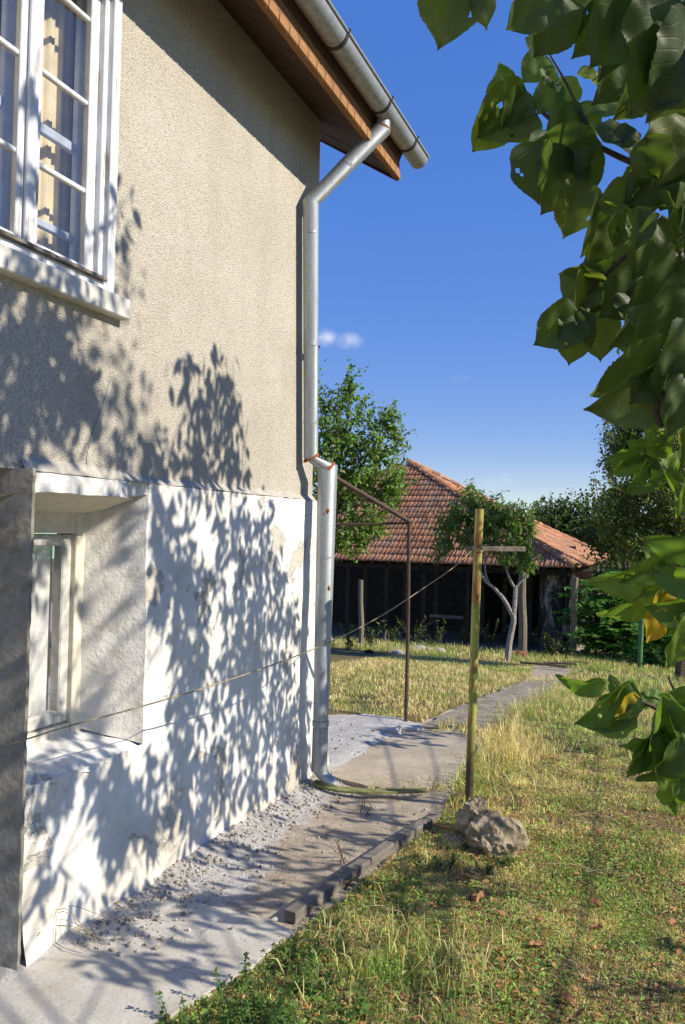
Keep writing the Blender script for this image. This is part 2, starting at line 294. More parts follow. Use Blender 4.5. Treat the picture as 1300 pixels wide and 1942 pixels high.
# ------------------------------------------------------------------ mesh helpers
ORG = {}
def link(o, parent=None):
    COL.objects.link(o)
    if parent is not None: o.parent = parent
    return o
def mesh_np(name, V, F, m=None, parent=None, smooth=False, org=None, attrs=None, uv=None):
    """V (n,3) world coordinates, F list/array of faces; linked as one mesh object"""
    V = np.asarray(V, float)
    po = ORG.get(parent.name, np.zeros(3)) if parent is not None else np.zeros(3)
    o0 = np.array(org if org is not None else (po if parent is not None else (0, 0, 0)), float)
    me = bpy.data.meshes.new(name)
    if isinstance(F, np.ndarray):
        k = F.shape[1]; nf = len(F)
        me.vertices.add(len(V)); me.vertices.foreach_set('co', (V - o0).astype(np.float32).ravel())
        me.loops.add(nf * k); me.loops.foreach_set('vertex_index', F.astype(np.int32).ravel())
        me.polygons.add(nf); me.polygons.foreach_set('loop_start', np.arange(0, nf * k, k, dtype=np.int32))
        me.update(calc_edges=True)
    else:
        me.from_pydata([tuple(p) for p in (V - o0)], [], F); me.update()
    if attrs:
        for k_, a in attrs.items():
            a = np.asarray(a, np.float32)
            if a.ndim == 1: at = me.attributes.new(k_, 'FLOAT', 'POINT'); at.data.foreach_set('value', a)
            else:
                at = me.color_attributes.new(k_, 'FLOAT_COLOR', 'POINT'); at.data.foreach_set('color', np.c_[a, np.ones(len(a))].astype(np.float32).ravel())
    if m is not None: me.materials.append(M[m] if isinstance(m, str) else m)
    if smooth: me.polygons.foreach_set('use_smooth', [True] * len(me.polygons))
    ob = bpy.data.objects.new(name, me); link(ob, parent); ob.location = tuple(o0 - po)
    ORG[ob.name] = o0
    return ob
def tag(o, label=None, cat=None, group=None, kind=None):
    if label: o['label'] = label
    if cat: o['category'] = cat
    if group: o['group'] = group
    if kind: o['kind'] = kind
    return o
def empty(name, loc, label=None, cat=None, group=None):
    o = bpy.data.objects.new(name, None); COL.objects.link(o); o.location = tuple(loc); o.empty_display_size = .1
    ORG[o.name] = np.array(loc, float); return tag(o, label, cat, group)
class MB:
    def __init__(s): s.V = []; s.F = []
    def add(s, V, F): k = len(s.V); s.V += [tuple(map(float, p)) for p in V]; s.F += [tuple(i + k for i in f) for f in F]; return s
    def box(s, a, b):
        x0, y0, z0 = a; x1, y1, z1 = b
        return s.add([(x0, y0, z0), (x1, y0, z0), (x1, y1, z0), (x0, y1, z0), (x0, y0, z1), (x1, y0, z1), (x1, y1, z1), (x0, y1, z1)],
                     [(3, 2, 1, 0), (4, 5, 6, 7), (0, 1, 5, 4), (1, 2, 6, 5), (2, 3, 7, 6), (3, 0, 4, 7)])
    def tube(s, pts, r, n=12, cap=True):
        pts = [np.array(p, float) for p in pts]; r = [r] * len(pts) if not hasattr(r, '__len__') else r
        prev = None; rings = []
        for i, p in enumerate(pts):
            d = (pts[min(i + 1, len(pts) - 1)] - pts[max(i - 1, 0)]); d /= np.linalg.norm(d) + 1e-12
            if prev is None:
                a = np.cross(d, (0, 0, 1.0) if abs(d[2]) < .9 else (1.0, 0, 0))
            else: a = prev - d * (prev @ d)
            a /= np.linalg.norm(a) + 1e-12; prev = a; bb = np.cross(d, a)
            # mitre
            k = 1.0
            if 0 < i < len(pts) - 1:
                d1 = pts[i] - pts[i - 1]; d1 /= np.linalg.norm(d1) + 1e-12; k = 1 / max(.6, abs(d @ d1))
                e = (pts[i + 1] - pts[i]); e /= np.linalg.norm(e) + 1e-12; w = e - d1
                wn_ = np.linalg.norm(w)
            else: wn_ = 0
            ring = []
            for j in range(n):
                q = a * math.cos(2 * math.pi * j / n) + bb * math.sin(2 * math.pi * j / n)
                if wn_ > 1e-6: w2 = w / wn_; q = q + w2 * (q @ w2) * (k - 1)
                ring.append(p + q * r[i])
            rings.append(ring)
        V = [q for g in rings for q in g]; F = []
        for i in range(len(rings) - 1):
            for j in range(n): F.append((i * n + j, i * n + (j + 1) % n, (i + 1) * n + (j + 1) % n, (i + 1) * n + j))
        if cap: F.append(tuple(range(n - 1, -1, -1))); F.append(tuple((len(rings) - 1) * n + j for j in range(n)))
        return s.add(V, F)
    def prism(s, poly, axis, lo, hi):
        """poly: 2-D outline in the two other axes, extruded along axis"""
        def P(q, h): q = list(q); q.insert(axis, h); return q
        n = len(poly); V = [P(q, lo) for q in poly] + [P(q, hi) for q in poly]
        return s.add(V, [tuple(range(n)), tuple(range(2 * n - 1, n - 1, -1))] + [(i, i + n, (i + 1) % n + n, (i + 1) % n) for i in range(n)])
    def build(s, name, m, parent=None, smooth=False, org=None, bevel=0):
        o = mesh_np(name, s.V, s.F, m, parent, smooth, org)
        import bmesh
        bm = bmesh.new(); bm.from_mesh(o.data); bmesh.ops.recalc_face_normals(bm, faces=bm.faces)
        if bevel: bmesh.ops.bevel(bm, geom=[e for e in bm.edges if len(e.link_faces) == 2 and e.calc_face_angle(0) > .5], offset=bevel, segments=1, affect='EDGES')
        bm.to_mesh(o.data); bm.free()
        if smooth:
            o.data.polygons.foreach_set('use_smooth', [True] * len(o.data.polygons))
        return o
def autosmooth(o, ang=40):
    o.data.polygons.foreach_set('use_smooth', [True] * len(o.data.polygons))
    import bmesh
    bm = bmesh.new(); bm.from_mesh(o.data)
    for e in bm.edges: e.smooth = not (len(e.link_faces) == 2 and e.calc_face_angle(0) > math.radians(ang))
    bm.to_mesh(o.data); bm.free(); return o
def lump(name, c, size, m, parent=None, seed=0, amp=.35, sub=2, org=None, flat=0, freq=2.2):
    import bmesh
    bm = bmesh.new(); bmesh.ops.create_icosphere(bm, subdivisions=sub, radius=1)
    for v in bm.verts:
        p = v.co.copy(); k = 1 + amp * noise.fractal(p * freq + Vector((seed * 7.1, seed * 3.3, 1)), .9, 2.1, 4) + amp * .5 * noise.noise(p * .9 + Vector((seed, 0, 5)))
        v.co = Vector((p.x * size[0] * k, p.y * size[1] * k, max(p.z, -flat if flat else -9) * size[2] * k))
    V = [np.array(v.co) + np.array(c) for v in bm.verts]; bm.faces.ensure_lookup_table(); F = [tuple(v.index for v in f.verts) for f in bm.faces]; bm.free()
    return mesh_np(name, V, F, m, parent, False, org)
def rot_axes(tip, nrm):
    tip = tip / np.linalg.norm(tip, axis=-1, keepdims=True); nrm = nrm - tip * np.sum(tip * nrm, -1, keepdims=True)
    nrm = nrm / (np.linalg.norm(nrm, axis=-1, keepdims=True) + 1e-9); side = np.cross(tip, nrm)
    return np.stack([side, tip, nrm], -1)
LEAF_OVAL = (np.array([(0, 0, 0), (.26, .25, .05), (.30, .55, .03), (0, 1, -.10), (-.30, .55, .03), (-.26, .25, .05), (0, .5, -.03)]),
             np.array([(0, 1, 6), (1, 2, 6), (2, 3, 6), (3, 4, 6), (4, 5, 6), (5, 0, 6)]))
LEAF_LANCE = (np.array([(0, 0, 0), (.13, .3, .04), (.12, .65, .0), (0, 1, -.22), (-.12, .65, .0), (-.13, .3, .04), (0, .5, -.03)]), LEAF_OVAL[1])
LEAF_LONG = (np.array([(0, 0, 0), (.20, .25, .05), (.21, .55, .03), (.09, .85, -.06), (0, 1.05, -.14), (-.09, .85, -.06), (-.21, .55, .03), (-.20, .25, .05), (0, .5, -.03)]),
             np.array([(0, 1, 8), (1, 2, 8), (2, 3, 8), (3, 4, 8), (4, 5, 8), (5, 6, 8), (6, 7, 8), (7, 0, 8)]))
def leaves(pos, tip, nrm, size, col, tmpl=LEAF_OVAL):
    A = rot_axes(np.asarray(tip, float), np.asarray(nrm, float)); T, F = tmpl
    V = np.einsum('nij,kj->nki', A, T) * np.asarray(size)[:, None, None] + np.asarray(pos)[:, None, :]
    N, K = len(pos), len(T)
    FF = (F[None] + (np.arange(N) * K)[:, None, None]).reshape(-1, 3)
    return V.reshape(-1, 3), FF, np.repeat(np.asarray(col), K, 0)
def unit(n): v = rng.normal(size=(n, 3)); return v / np.linalg.norm(v, axis=1, keepdims=True)
def greens(n, base, var=.35, yellow=.06):
    b = np.array(base) * (1 + var * rng.uniform(-1, 1, (n, 1))) * (1 + .12 * rng.uniform(-1, 1, (n, 3)))
    y = rng.random(n) < yellow; b[y] = np.array((.30, .27, .05)) * rng.uniform(.6, 1.1, (y.sum(), 1)); return np.clip(b, .005, .9)
class Mass:
    """collects leaves of one crown"""
    def __init__(s): s.V = []; s.F = []; s.C = []; s.n = 0
    def add(s, V, F, C): s.V.append(V); s.F.append(F + s.n); s.C.append(C); s.n += len(V)
    def build(s, name, m, parent=None, kind='stuff', org=None):
        o = mesh_np(name, np.concatenate(s.V), np.concatenate(s.F), m, parent, False, org, {'col': np.concatenate(s.C)})
        if kind: o['kind'] = kind
        return o

# ================================================================== GROUND
def P2(px, py): p = ong(px, py); return (p[0], p[1])
XW, XU = -2.107, -2.137      # basement face, upper storey face
# soil zones in plan
LAWN = [(-1.95, .2), (-1.62, 1.9), P2(330, 1942), P2(470, 1850), P2(558, 1778), P2(640, 1720), P2(720, 1655), P2(835, 1560), P2(862, 1500), P2(900, 1440), P2(930, 1395), P2(985, 1350), P2(1075, 1300), P2(1080, 1275), (-.9, 17.5), (12, 17.5), (12, .2)]
BACKLAWN = [P2(560, 1372), P2(690, 1366), P2(800, 1372), P2(860, 1345), P2(925, 1322), P2(985, 1296), P2(1010, 1283), P2(1010, 1262), (-2.0, 16.2), (-10, 16.2), (-10, 7)]
def zone(x, y):
    return inpoly(LAWN, np.c_[x, y]) | inpoly(BACKLAWN, np.c_[x, y])
def dist_wall(x, y): return x - XW
xs = np.unique(np.concatenate([np.linspace(-60, -9, 14), np.linspace(-9, -3, 14), np.linspace(-3, 1.5, 126), np.linspace(1.5, 9, 22), np.linspace(9, 80, 12)]))
ys = np.unique(np.concatenate([np.linspace(-40, 0, 10), np.linspace(0, 1.8, 10), np.linspace(1.8, 7.5, 150), np.linspace(7.5, 22, 90), np.linspace(22, 400, 22)]))
GX, GY = np.meshgrid(xs, ys); n_x = len(xs)
GZ = np.array([gz(x, y) for x, y in zip(GX.ravel(), GY.ravel())])
gl_ = (zone(GX.ravel(), GY.ravel()) | (GY.ravel() > 21) | ((GY.ravel() > 16.8) & (GX.ravel() > -1.9))).astype(float)
wallnear = np.clip(1 - (GX.ravel() - XW) / .42, 0, 1) * (GY.ravel() < 6.4) * (GY.ravel() > 1.5)
GZ = GZ + wallnear ** 2 * .05 + np.where(gl_ > 0, .012, 0)
idx = np.arange(len(GZ)).reshape(len(ys), n_x)
GF = np.stack([idx[:-1, :-1], idx[:-1, 1:], idx[1:, 1:], idx[1:, :-1]], -1).reshape(-1, 4)
m, n, l, b = mat('soil', .97, .1); t = NT(m); v = t.geo()
la = n.new('ShaderNodeAttribute'); la.attribute_name = 'lawn'; wa = n.new('ShaderNodeAttribute'); wa.attribute_name = 'chalk'
f = t.noise(v, 7, 7, .7); f2 = t.noise(v, 45, 5, .7); f3 = t.noise(v, 1.8, 4)
dirt = t.ramp(f, [(.3, (.27, .215, .155)), (.6, (.46, .385, .29))]); dirt = t.mix(t.ramp(f2, [(.5, 0), (.7, .5)]), dirt, (.45, .42, .37))
turf = t.ramp(f2, [(.3, (.085, .065, .035)), (.5, (.19, .145, .075)), (.7, (.30, .23, .12))]); turf = t.mix(t.ramp(f3, [(.4, 0), (.6, .5)]), turf, (.10, .105, .03))
chalk = t.mix(t.ramp(f2, [(.35, .6), (.55, 0)]), t.ramp(f, [(.3, (.40, .38, .345)), (.6, (.55, .53, .495))]), (.28, .255, .22))
c = t.mix(t.ramp(t.math('ADD', wa.outputs['Fac'], t.math('MULTIPLY', t.math('SUBTRACT', f, .5), .9)), [(.35, 0), (.6, 1)]), dirt, chalk)
c = t.mix(t.ramp(t.math('ADD', la.outputs['Fac'], t.math('MULTIPLY', t.math('SUBTRACT', f, .5), .7)), [(.4, 0), (.6, 1)]), c, turf); t.color(c)
t.normal(t.bump(f2, .8, .012, t.bump(f, .6, .02))); M['soil'] = m
# chalky patch behind the corner too
gx, gy = GX.ravel(), GY.ravel()
ch2 = np.clip(1.15 - np.hypot((gx + 2.0) / .8, (gy - 5.75) / .55), 0, 1)
ch3 = np.clip(1.2 - np.hypot((gx + 1.95) / .5, (gy - 2.9) / .9), 0, 1)
ground = mesh_np('ground', np.c_[gx, gy, GZ], GF, 'soil', None, True, None, {'lawn': gl_, 'chalk': np.maximum(np.maximum(wallnear * 1.3, ch2), ch3 * .8)})
tag(ground, 'bare earth and dry turf sloping away behind the house', 'ground', kind='structure')

def slab(name, poly, thick, m, top=.03, jag=.012, sub=.06, seed=0, org=None):
    """irregular cast slab lying on the ground: outline subdivided and jittered"""
    pts = []
    for i in range(len(poly)):
        a = np.array(poly[i]); b = np.array(poly[(i + 1) % len(poly)]); k = max(1, int(np.linalg.norm(b - a) / sub))
        for j in range(k):
            q = a + (b - a) * j / k; w = noise.noise_vector((q[0] * 5, q[1] * 5, seed)); pts.append(q + jag * np.array(w)[:2])
    import bmesh
    bm = bmesh.new(); vs_ = [bm.verts.new((p[0], p[1], 0)) for p in pts]; fc = bm.faces.new(vs_)
    if fc.normal.z < 0: fc.normal_flip()
    bm.normal_update()
    r = bmesh.ops.triangulate(bm, faces=bm.faces[:])
    for _ in range(2 if len(pts) < 400 else 1):
        bmesh.ops.subdivide_edges(bm, edges=[e for e in bm.edges if e.calc_length() > .14], cuts=1)
    bmesh.ops.triangulate(bm, faces=bm.faces[:])
    for v_ in bm.verts: v_.co.z = float(gz0(v_.co.x, v_.co.y)) + top + .006 * noise.noise((v_.co.x * 3, v_.co.y * 3, seed))
    bnd = [e for e in bm.edges if e.is_boundary]
    ex = bmesh.ops.extrude_edge_only(bm, edges=bnd)
    for g in ex['geom']:
        if isinstance(g, bmesh.types.BMVert): g.co.z -= thick
    bmesh.ops.recalc_face_normals(bm, faces=bm.faces)
    V = [tuple(v_.co) for v_ in bm.verts]; bm.verts.index_update(); F = [tuple(v_.index for v_ in f.verts) for f in bm.faces]; bm.free()
    return mesh_np(name, V, F, m, None, False, org)
# pale concrete apron in front of the basement window
APRON = [(-2.10, .3), (-1.95, .25), (-1.72, 1.7), P2(330, 1942), P2(480, 1848), P2(555, 1785), P2(480, 1752), P2(400, 1735), P2(330, 1718), P2(250, 1705), P2(140, 1740), (-2.10, 2.2)]
m, n, l, b = mat('apron_concrete', .95, .15); t = NT(m); v = t.geo(); f = t.noise(v, 4, 7, .7); f2 = t.noise(v, 60, 5, .7)
c = t.ramp(f, [(.3, (.43, .40, .34)), (.6, (.59, .56, .495))]); c = t.mix(t.ramp(f2, [(.3, .6), (.48, 0)]), c, (.33, .30, .25)); c = t.mix(t.ramp(t.noise(v, 2.2, 5, .65), [(.5, 0), (.68, .5)]), c, (.40, .33, .225)); ak = t.voro(t.mix(.2, t.geo(), t.noise(v, 6, 6, .7)), 1.6, 'DISTANCE_TO_EDGE').outputs['Distance']; c = t.mix(t.ramp(ak, [(0, .6), (.004, .5), (.009, 0)]), c, (.16, .13, .10)); t.color(c)
t.normal(t.bump(f2, .5, .006, t.bump(f, .4, .015))); M['apron'] = m
o = slab('concrete_apron', APRON, .07, 'apron', .035, .02); tag(o, 'pale cracked concrete apron at the foot of the white basement wall', 'paving', kind='structure')
m, n, l, b = mat('path_concrete', .95, .15); t = NT(m); v = t.geo(); f = t.noise(v, 3, 7, .7); f2 = t.noise(v, 50, 5, .7)
c = t.ramp(f, [(.3, (.33, .275, .20)), (.65, (.52, .44, .325))]); c = t.mix(t.ramp(f2, [(.32, .6), (.48, 0)]), c, (.20, .175, .14)); t.color(c); t.normal(t.bump(f2, .5, .006)); M['path'] = m
PATH1 = [P2(628, 1480), P2(650, 1438), P2(720, 1412), P2(790, 1392), P2(860, 1388), P2(905, 1398), P2(890, 1440), P2(862, 1492), P2(810, 1500), P2(700, 1502)]
M['path2'] = simple('grey_path_concrete', (.33, .285, .22), .95, .3, 5, .1, .9, .015, (.17, .145, .105))
o = slab('footpath', PATH1, .05, 'path', .03, .03, seed=3); tag(o, 'brown concrete path slab by the foot of the downpipe', 'path', kind='structure')
PATH2 = [P2(905, 1393), P2(800, 1384), P2(830, 1365), P2(905, 1333), P2(985, 1298), P2(1072, 1290), P2(1060, 1312), P2(985, 1350), P2(935, 1388)]
o = slab('footpath', PATH2, .05, 'path2', .03, .05, seed=5); tag(o, 'far grey concrete path slab leading towards the barn', 'path', kind='structure')

# ================================================================== HOUSE
house = empty('house', (-4.0, 2.5, 0), 'beige rough rendered house with white basement and wooden eaves', 'house')
def vn(p, amp=.010, fr=3.0):
    w = noise.noise_vector((p[0] * fr, p[1] * fr, p[2] * fr)); w2 = noise.noise_vector((p[0] * fr * 4, p[1] * fr * 4, p[2] * fr * 4 + 9))
    return np.array(p) + amp * np.array(w) + amp * .35 * np.array(w2)
def patch(mb, P00, P10, P11, P01, nu, nv, f=None):
    P00, P10, P11, P01 = (np.array(p, float) for p in (P00, P10, P11, P01)); V = []
    for j in range(nv + 1):
        for i in range(nu + 1):
            u, v_ = i / nu, j / nv; p = P00 * (1 - u) * (1 - v_) + P10 * u * (1 - v_) + P11 * u * v_ + P01 * (1 - u) * v_
            V.append(f(p) if f else p)
    mb.add(V, [(j * (nu + 1) + i, j * (nu + 1) + i + 1, (j + 1) * (nu + 1) + i + 1, (j + 1) * (nu + 1) + i) for j in range(nv) for i in range(nu)])
# --- upper wall with window opening
WY0, WY1, WZ0, WZ1 = 1.735, 2.575, 2.505, 3.86
YC, ZL, ZT = 4.577, 1.775, 4.32
w = MB()
w.box((XU - .34, .0, ZL), (XU, WY0, ZT)); w.box((XU - .34, WY1, ZL), (XU, YC, ZT))
w.box((XU - .34, WY0, ZL), (XU, WY1, WZ0)); w.box((XU - .34, WY0, WZ1), (XU, WY1, ZT))
# drop inner faces between the four boxes by merging; then end wall going back
w.box((-8.5, YC - .34, ZL), (XU - .34, YC, ZT))
w.box((-8.5, 0, ZL), (XU - .34, .3, ZT))
w.build('upper_wall', 'roughcast', house)
# --- basement
by = lambda p: vn(p, .011, 2.6)
def flare(p):
    q = by(p); k = max(0, .32 - p[2]); q[0] += .10 * k * (1 + 1.3 * noise.noise((p[1] * 4, p[2] * 5, 2))); return q
RO, RI, XI = 2.842, 2.715, -2.36      # recess outer/inner right edges, window plane
SZO, SZI, LZO, LZI = .645, .715, 1.700, 1.622
YL = 2.165
w = MB()
def ztop(y): return 1.772 if y < 4.58 else 1.772 - .11 * (y - 4.58) / .25
V = []
nu, nv = 96, 84
for j in range(nv + 1):
    for i in range(nu + 1):
        y = RO + (4.84 - RO) * i / nu; z = -.12 + (ztop(y) + .12) * j / nv; V.append(flare((XW, y, z)))
w.add(V, [(j * (nu + 1) + i, j * (nu + 1) + i + 1, (j + 1) * (nu + 1) + i + 1, (j + 1) * (nu + 1) + i) for j in range(nv) for i in range(nu)])
patch(w, (XW, YL, -.12), (XW, RO, -.12), (XW, RO, SZO), (XW, YL, SZO), 32, 38, flare)
patch(w, (XW, 4.84, -.12), (-3.4, 4.84, -.12), (-3.4, 4.84, 1.66), (XW, 4.84, 1.66), 40, 40, flare)
patch(w, (XW, RO, ztop(RO)), (XW, 4.58, 1.772), (XU - .05, 4.58, 1.79), (XU - .05, RO, 1.79), 80, 3, by)
patch(w, (XW, 4.58, 1.772), (XW, 4.84, 1.662), (-3.4, 4.84, 1.662), (-3.4, 4.58, 1.775), 8, 30, by)
w.build('basement_wall', 'whitewash', house, True)
w = MB(); patch(w, (XW, RO, SZO), (XI, RI, SZI), (XI, RI, LZI), (XW, RO, 1.74), 20, 60, by)   # splayed reveal
w.build('window_reveal', 'recess', house, True)
w = MB(); patch(w, (XW, YL + .004, SZO), (XW, RO, SZO), (XI - .05, RI + .03, SZI), (XI - .05, YL - .05, SZI), 50, 18, lambda p: by(p) + np.array((.02 * noise.noise((p[1] * 9, 1, 1)), 0, .008 * noise.noise((p[0] * 14, p[1] * 14, 0)) - .02 * max(0, (p[0] + 2.16) / .05))))
w.build('window_ledge', 'whitewash', house, True)
w = MB(); patch(w, (XW + .012, 2.13, LZO), (XW + .012, 2.72, LZO), (XI - .03, RI + .06, LZI), (XI - .03, 1.9, LZI), 30, 8)
w.build('recess_ceiling', 'cream', house)
w = MB(); patch(w, (XW + .014, 2.13, LZO - .001), (XW + .014, 2.68, LZO - .001), (XW + .010, 2.68, 1.762), (XW + .010, 2.13, 1.762), 40, 4, lambda p: by(p))
patch(w, (XW + .010, 2.13, 1.762), (XW + .010, 2.68, 1.762), (XU - .03, 2.68, 1.80), (XU - .03, 2.13, 1.80), 40, 3, by)
patch(w, (XW + .014, 2.68, LZO), (XU - .1, 2.68, LZO), (XU - .1, 2.68, 1.79), (XW + .010, 2.68, 1.762), 4, 4, by)
w.build('lintel', 'whitewash', house, True)
w = MB(); patch(w, (XW - .004, 2.672, LZO - .012), (XW - .004, RO + .004, LZO + .02), (XW - .004, RO + .004, 1.778), (XW - .004, 2.672, 1.778), 10, 6, by); w.build('lintel_end', 'recess', house, True)
# grey mortar fillet where render meets plinth
w = MB(); V = []; nn = 220
for i in range(nn + 1):
    y = 2.13 + (YC + .01 - 2.13) * i / nn; a = noise.noise((y * 6, 3, 1)) * .5 + noise.noise((y * 17, 1, 7)) * .4; lw = float(sstep(2.75, 2.6, y)) if y > 2.6 else 1.0
    V += [(XW + .002 + .008 * a, y, 1.772 + .006 * a), (XU + .006 + .008 * a, y, 1.797 + .014 * a + .014 * lw * (y < 2.75)), (XU - .02, y, 1.83 + .02 * a + .014 * lw * (y < 2.75))]
w.add(V, [(i * 3 + k, i * 3 + 3 + k, i * 3 + 4 + k, i * 3 + 1 + k) for i in range(nn) for k in range(2)]); w.build('mortar_fillet', 'mortar', house, True)
# patched crack climbing the render above the basement window
w = MB(); V = []
cr = [onx(px, py, XU) for px, py in ((172, 905), (168, 870), (176, 830), (190, 795), (203, 760), (210, 722))]
for i, p in enumerate(cr):
    wd = (.022, .018, .016, .02, .022, .006)[i] * .8; V += [(XU + .003, p[1] - wd, p[2]), (XU + .006, p[1], p[2]), (XU + .003, p[1] + wd, p[2])]
w.add(V, [(i * 3 + k, i * 3 + k + 1, i * 3 + k + 4, i * 3 + k + 3) for i in range(len(cr) - 1) for k in range(2)]); w.build('crack_patch', 'mortar', house)

# --- upper window: frame > sash, muntin, pane, sill ...
YM = 2.156
w = MB()
fx0, fx1 = XU - .14, XU + .012
w.box((fx0, WY1 - .035, WZ0), (XU + .020, WY1 + .012, WZ1 + .012)); w.box((fx0, WY0 - .012, WZ0), (XU + .020, WY0 + .035, WZ1 + .012))
w.box((fx0, WY0 + .035, WZ1 - .04), (XU + .018, WY1 - .035, WZ1 + .010)); w.box((fx0, WY0 + .035, WZ0), (XU + .016, WY1 - .035, WZ0 + .055))
# stepped inner stop
w.box((fx0 - .002, WY1 - .062, WZ0 + .055), (XU - .004, WY1 - .035, WZ1 - .04)); w.box((fx0 - .002, WY0 + .035, WZ0 + .055), (XU - .004, WY0 + .062, WZ1 - .04))
win = w.build('window', 'white', house, bevel=.004)
def sash(y0, y1, parent, z0=WZ0 + .058, z1=WZ1 - .043, x=XU - .028, st=.05, mun=(2.91, 3.262, 3.60), m='white'):
    s = MB(); s.box((x - .03, y0, z0), (x, y0 + st, z1)); s.box((x - .03, y1 - st, z0), (x, y1, z1))
    s.box((x - .03, y0 + st, z0), (x - .002, y1 - st, z0 + st)); s.box((x - .03, y0 + st, z1 - st), (x - .002, y1 - st, z1))
    s.build('sash', m, parent, bevel=.004)
    zs = [z0 + st] + list(mun) + [z1 - st]
    for q in mun: MB().box((x - .028, y0 + st, q - .010), (x - .006, y1 - st, q + .010)).build('muntin', m, parent, bevel=.004)
    for a, c_ in zip(zs[:-1], zs[1:]): MB().box((x - .020, y0 + st - .004, a + .004), (x - .016, y1 - st + .004, c_ - .004)).build('pane', 'glass', parent)
sash(YM + .004, WY1 - .064, win); sash(WY0 + .064, YM - .004, win)
MB().box((XU - .026, YM - .026, WZ0 + .06), (XU - .008, YM + .022, WZ1 - .045)).build('meeting_strip', 'white', win, bevel=.005)
# rotten drip board under the sashes
w = MB(); V = []
for i in range(25):
    y = WY0 + .03 + (WY1 - WY0 - .08) * i / 24; a = noise.noise((y * 18, 2, 2)); b_ = noise.noise((y * 26, 6, 1))
    V += [(XU - .03, y, 2.592 + .003 * a), (XU + .032 + .006 * a, y, 2.574 + .003 * b_), (XU + .036 + .006 * b_, y, 2.560 + .004 * a), (XU - .03, y, 2.562)]
w.add(V, [(i * 4 + k, i * 4 + 4 + k, i * 4 + 4 + (k + 1) % 4, i * 4 + (k + 1) % 4) for i in range(24) for k in range(4)] + [(0, 1, 2, 3), (99, 98, 97, 96)]); w.build('drip_board', 'barewood', win)
# inner casement, curtain and dim room behind
xi = XU - .105
w = MB()
for y0, y1 in ((WY0 + .03, WY0 + .09), (YM - .05, YM + .05), (WY1 - .09, WY1 - .03)): w.box((xi - .03, y0, WZ0 + .02), (xi, y1, WZ1))
w.box((xi - .028, WY0 + .09, 3.08), (xi - .004, YM - .05, 3.12)); w.box((xi - .028, YM + .05, 3.08), (xi - .004, WY1 - .09, 3.12)); w.box((xi - .028, YM + .05, 2.72), (xi - .004, WY1 - .09, 2.75))
w.build('inner_casement', 'blueshadewood', win, bevel=.004)
for y0_, y1_ in ((YM + .01, WY1 - .005), (WY0 + .03, YM - .03)):
    w = MB(); V = []
    for i in range(61):
        y = y0_ + (y1_ - y0_) * i / 60; x = XU - .185 + .012 * math.sin(i * .75) + .006 * math.sin(i * 1.9); V += [(x, y, WZ0 - .1), (x, y, WZ1 + .05)]
    w.add(V, [(2 * i, 2 * i + 2, 2 * i + 3, 2 * i + 1) for i in range(60)]); w.build('curtain', 'curtain', win, True)
w = MB(); w.box((XU - .33, WY1 - .012, WZ0 + .02), (XU - .145, WY1 - .002, WZ1 - .01)); w.build('jamb_lining', 'blueshadewood', win)
w = MB(); w.box((-4.5, .6, 2.2), (-4.45, 4.0, 4.2)); w.box((-4.45, .6, 2.15), (XU - .36, 4.0, 2.2)); w.box((-4.45, .6, 4.2), (XU - .36, 4.0, 4.25)); w.build('room_lining', 'room', win)
# sill
w = MB(); w.box((XU - .02, 1.62, 2.435), (XU + .052, 2.652, 2.518)); w.build('sill', 'sill', win, bevel=.005)

# --- basement window: cream frame, white sash, lace
w = MB(); x = XI
w.box((x - .10, RI - .045, SZI - .04), (x + .012, RI + .03, LZI + .02)); w.box((x - .10, 1.75, LZI - .075), (x + .008, RI - .045, LZI + .03)); w.box((x - .10, 1.75, SZI - .05), (x + .006, RI - .045, SZI + .03))
bw = w.build('basement_window', 'cream', house, bevel=.004)
w = MB(); y1, z0, z1 = RI - .047, SZI + .034, LZI - .079; y0 = 1.9
w.box((x - .06, y1 - .055, z0), (x - .008, y1, z1)); w.box((x - .06, y0, z1 - .05), (x - .010, y1 - .055, z1)); w.box((x - .06, y0, z0), (x - .010, y1 - .055, z0 + .055)); w.box((x - .06, y0, z0 + .055), (x - .010, y0 + .055, z1 - .05))
w.build('sash', 'oldpaint', bw, bevel=.006)
MB().box((x - .045, y0 + .05, z0 + .05), (x - .041, y1 - .052, z1 - .046)).build('pane', 'glass', bw)
w = MB(); V = []
for i in range(61):
    y = y0 + .02 + (y1 - y0 - .06) * i / 60; xx = x - .075 + .006 * math.sin(i * .9); V += [(xx, y, z0), (xx, y, z1)]
w.add(V, [(2 * i, 2 * i + 2, 2 * i + 3, 2 * i + 1) for i in range(60)]); w.build('lace_curtain', 'lace', bw, True)
w = MB(); w.box((-3.2, 1.2, .3), (-3.15, 3.2, 1.9)); w.build('cellar_back', 'room', bw)

# --- roof, eaves
roof = MB()
XF, ZF = -1.752, 3.985           # fascia outer face, bottom
YE = 5.03
sl = (4.225 - 3.985) / (XF - XU)       # soffit falls outwards
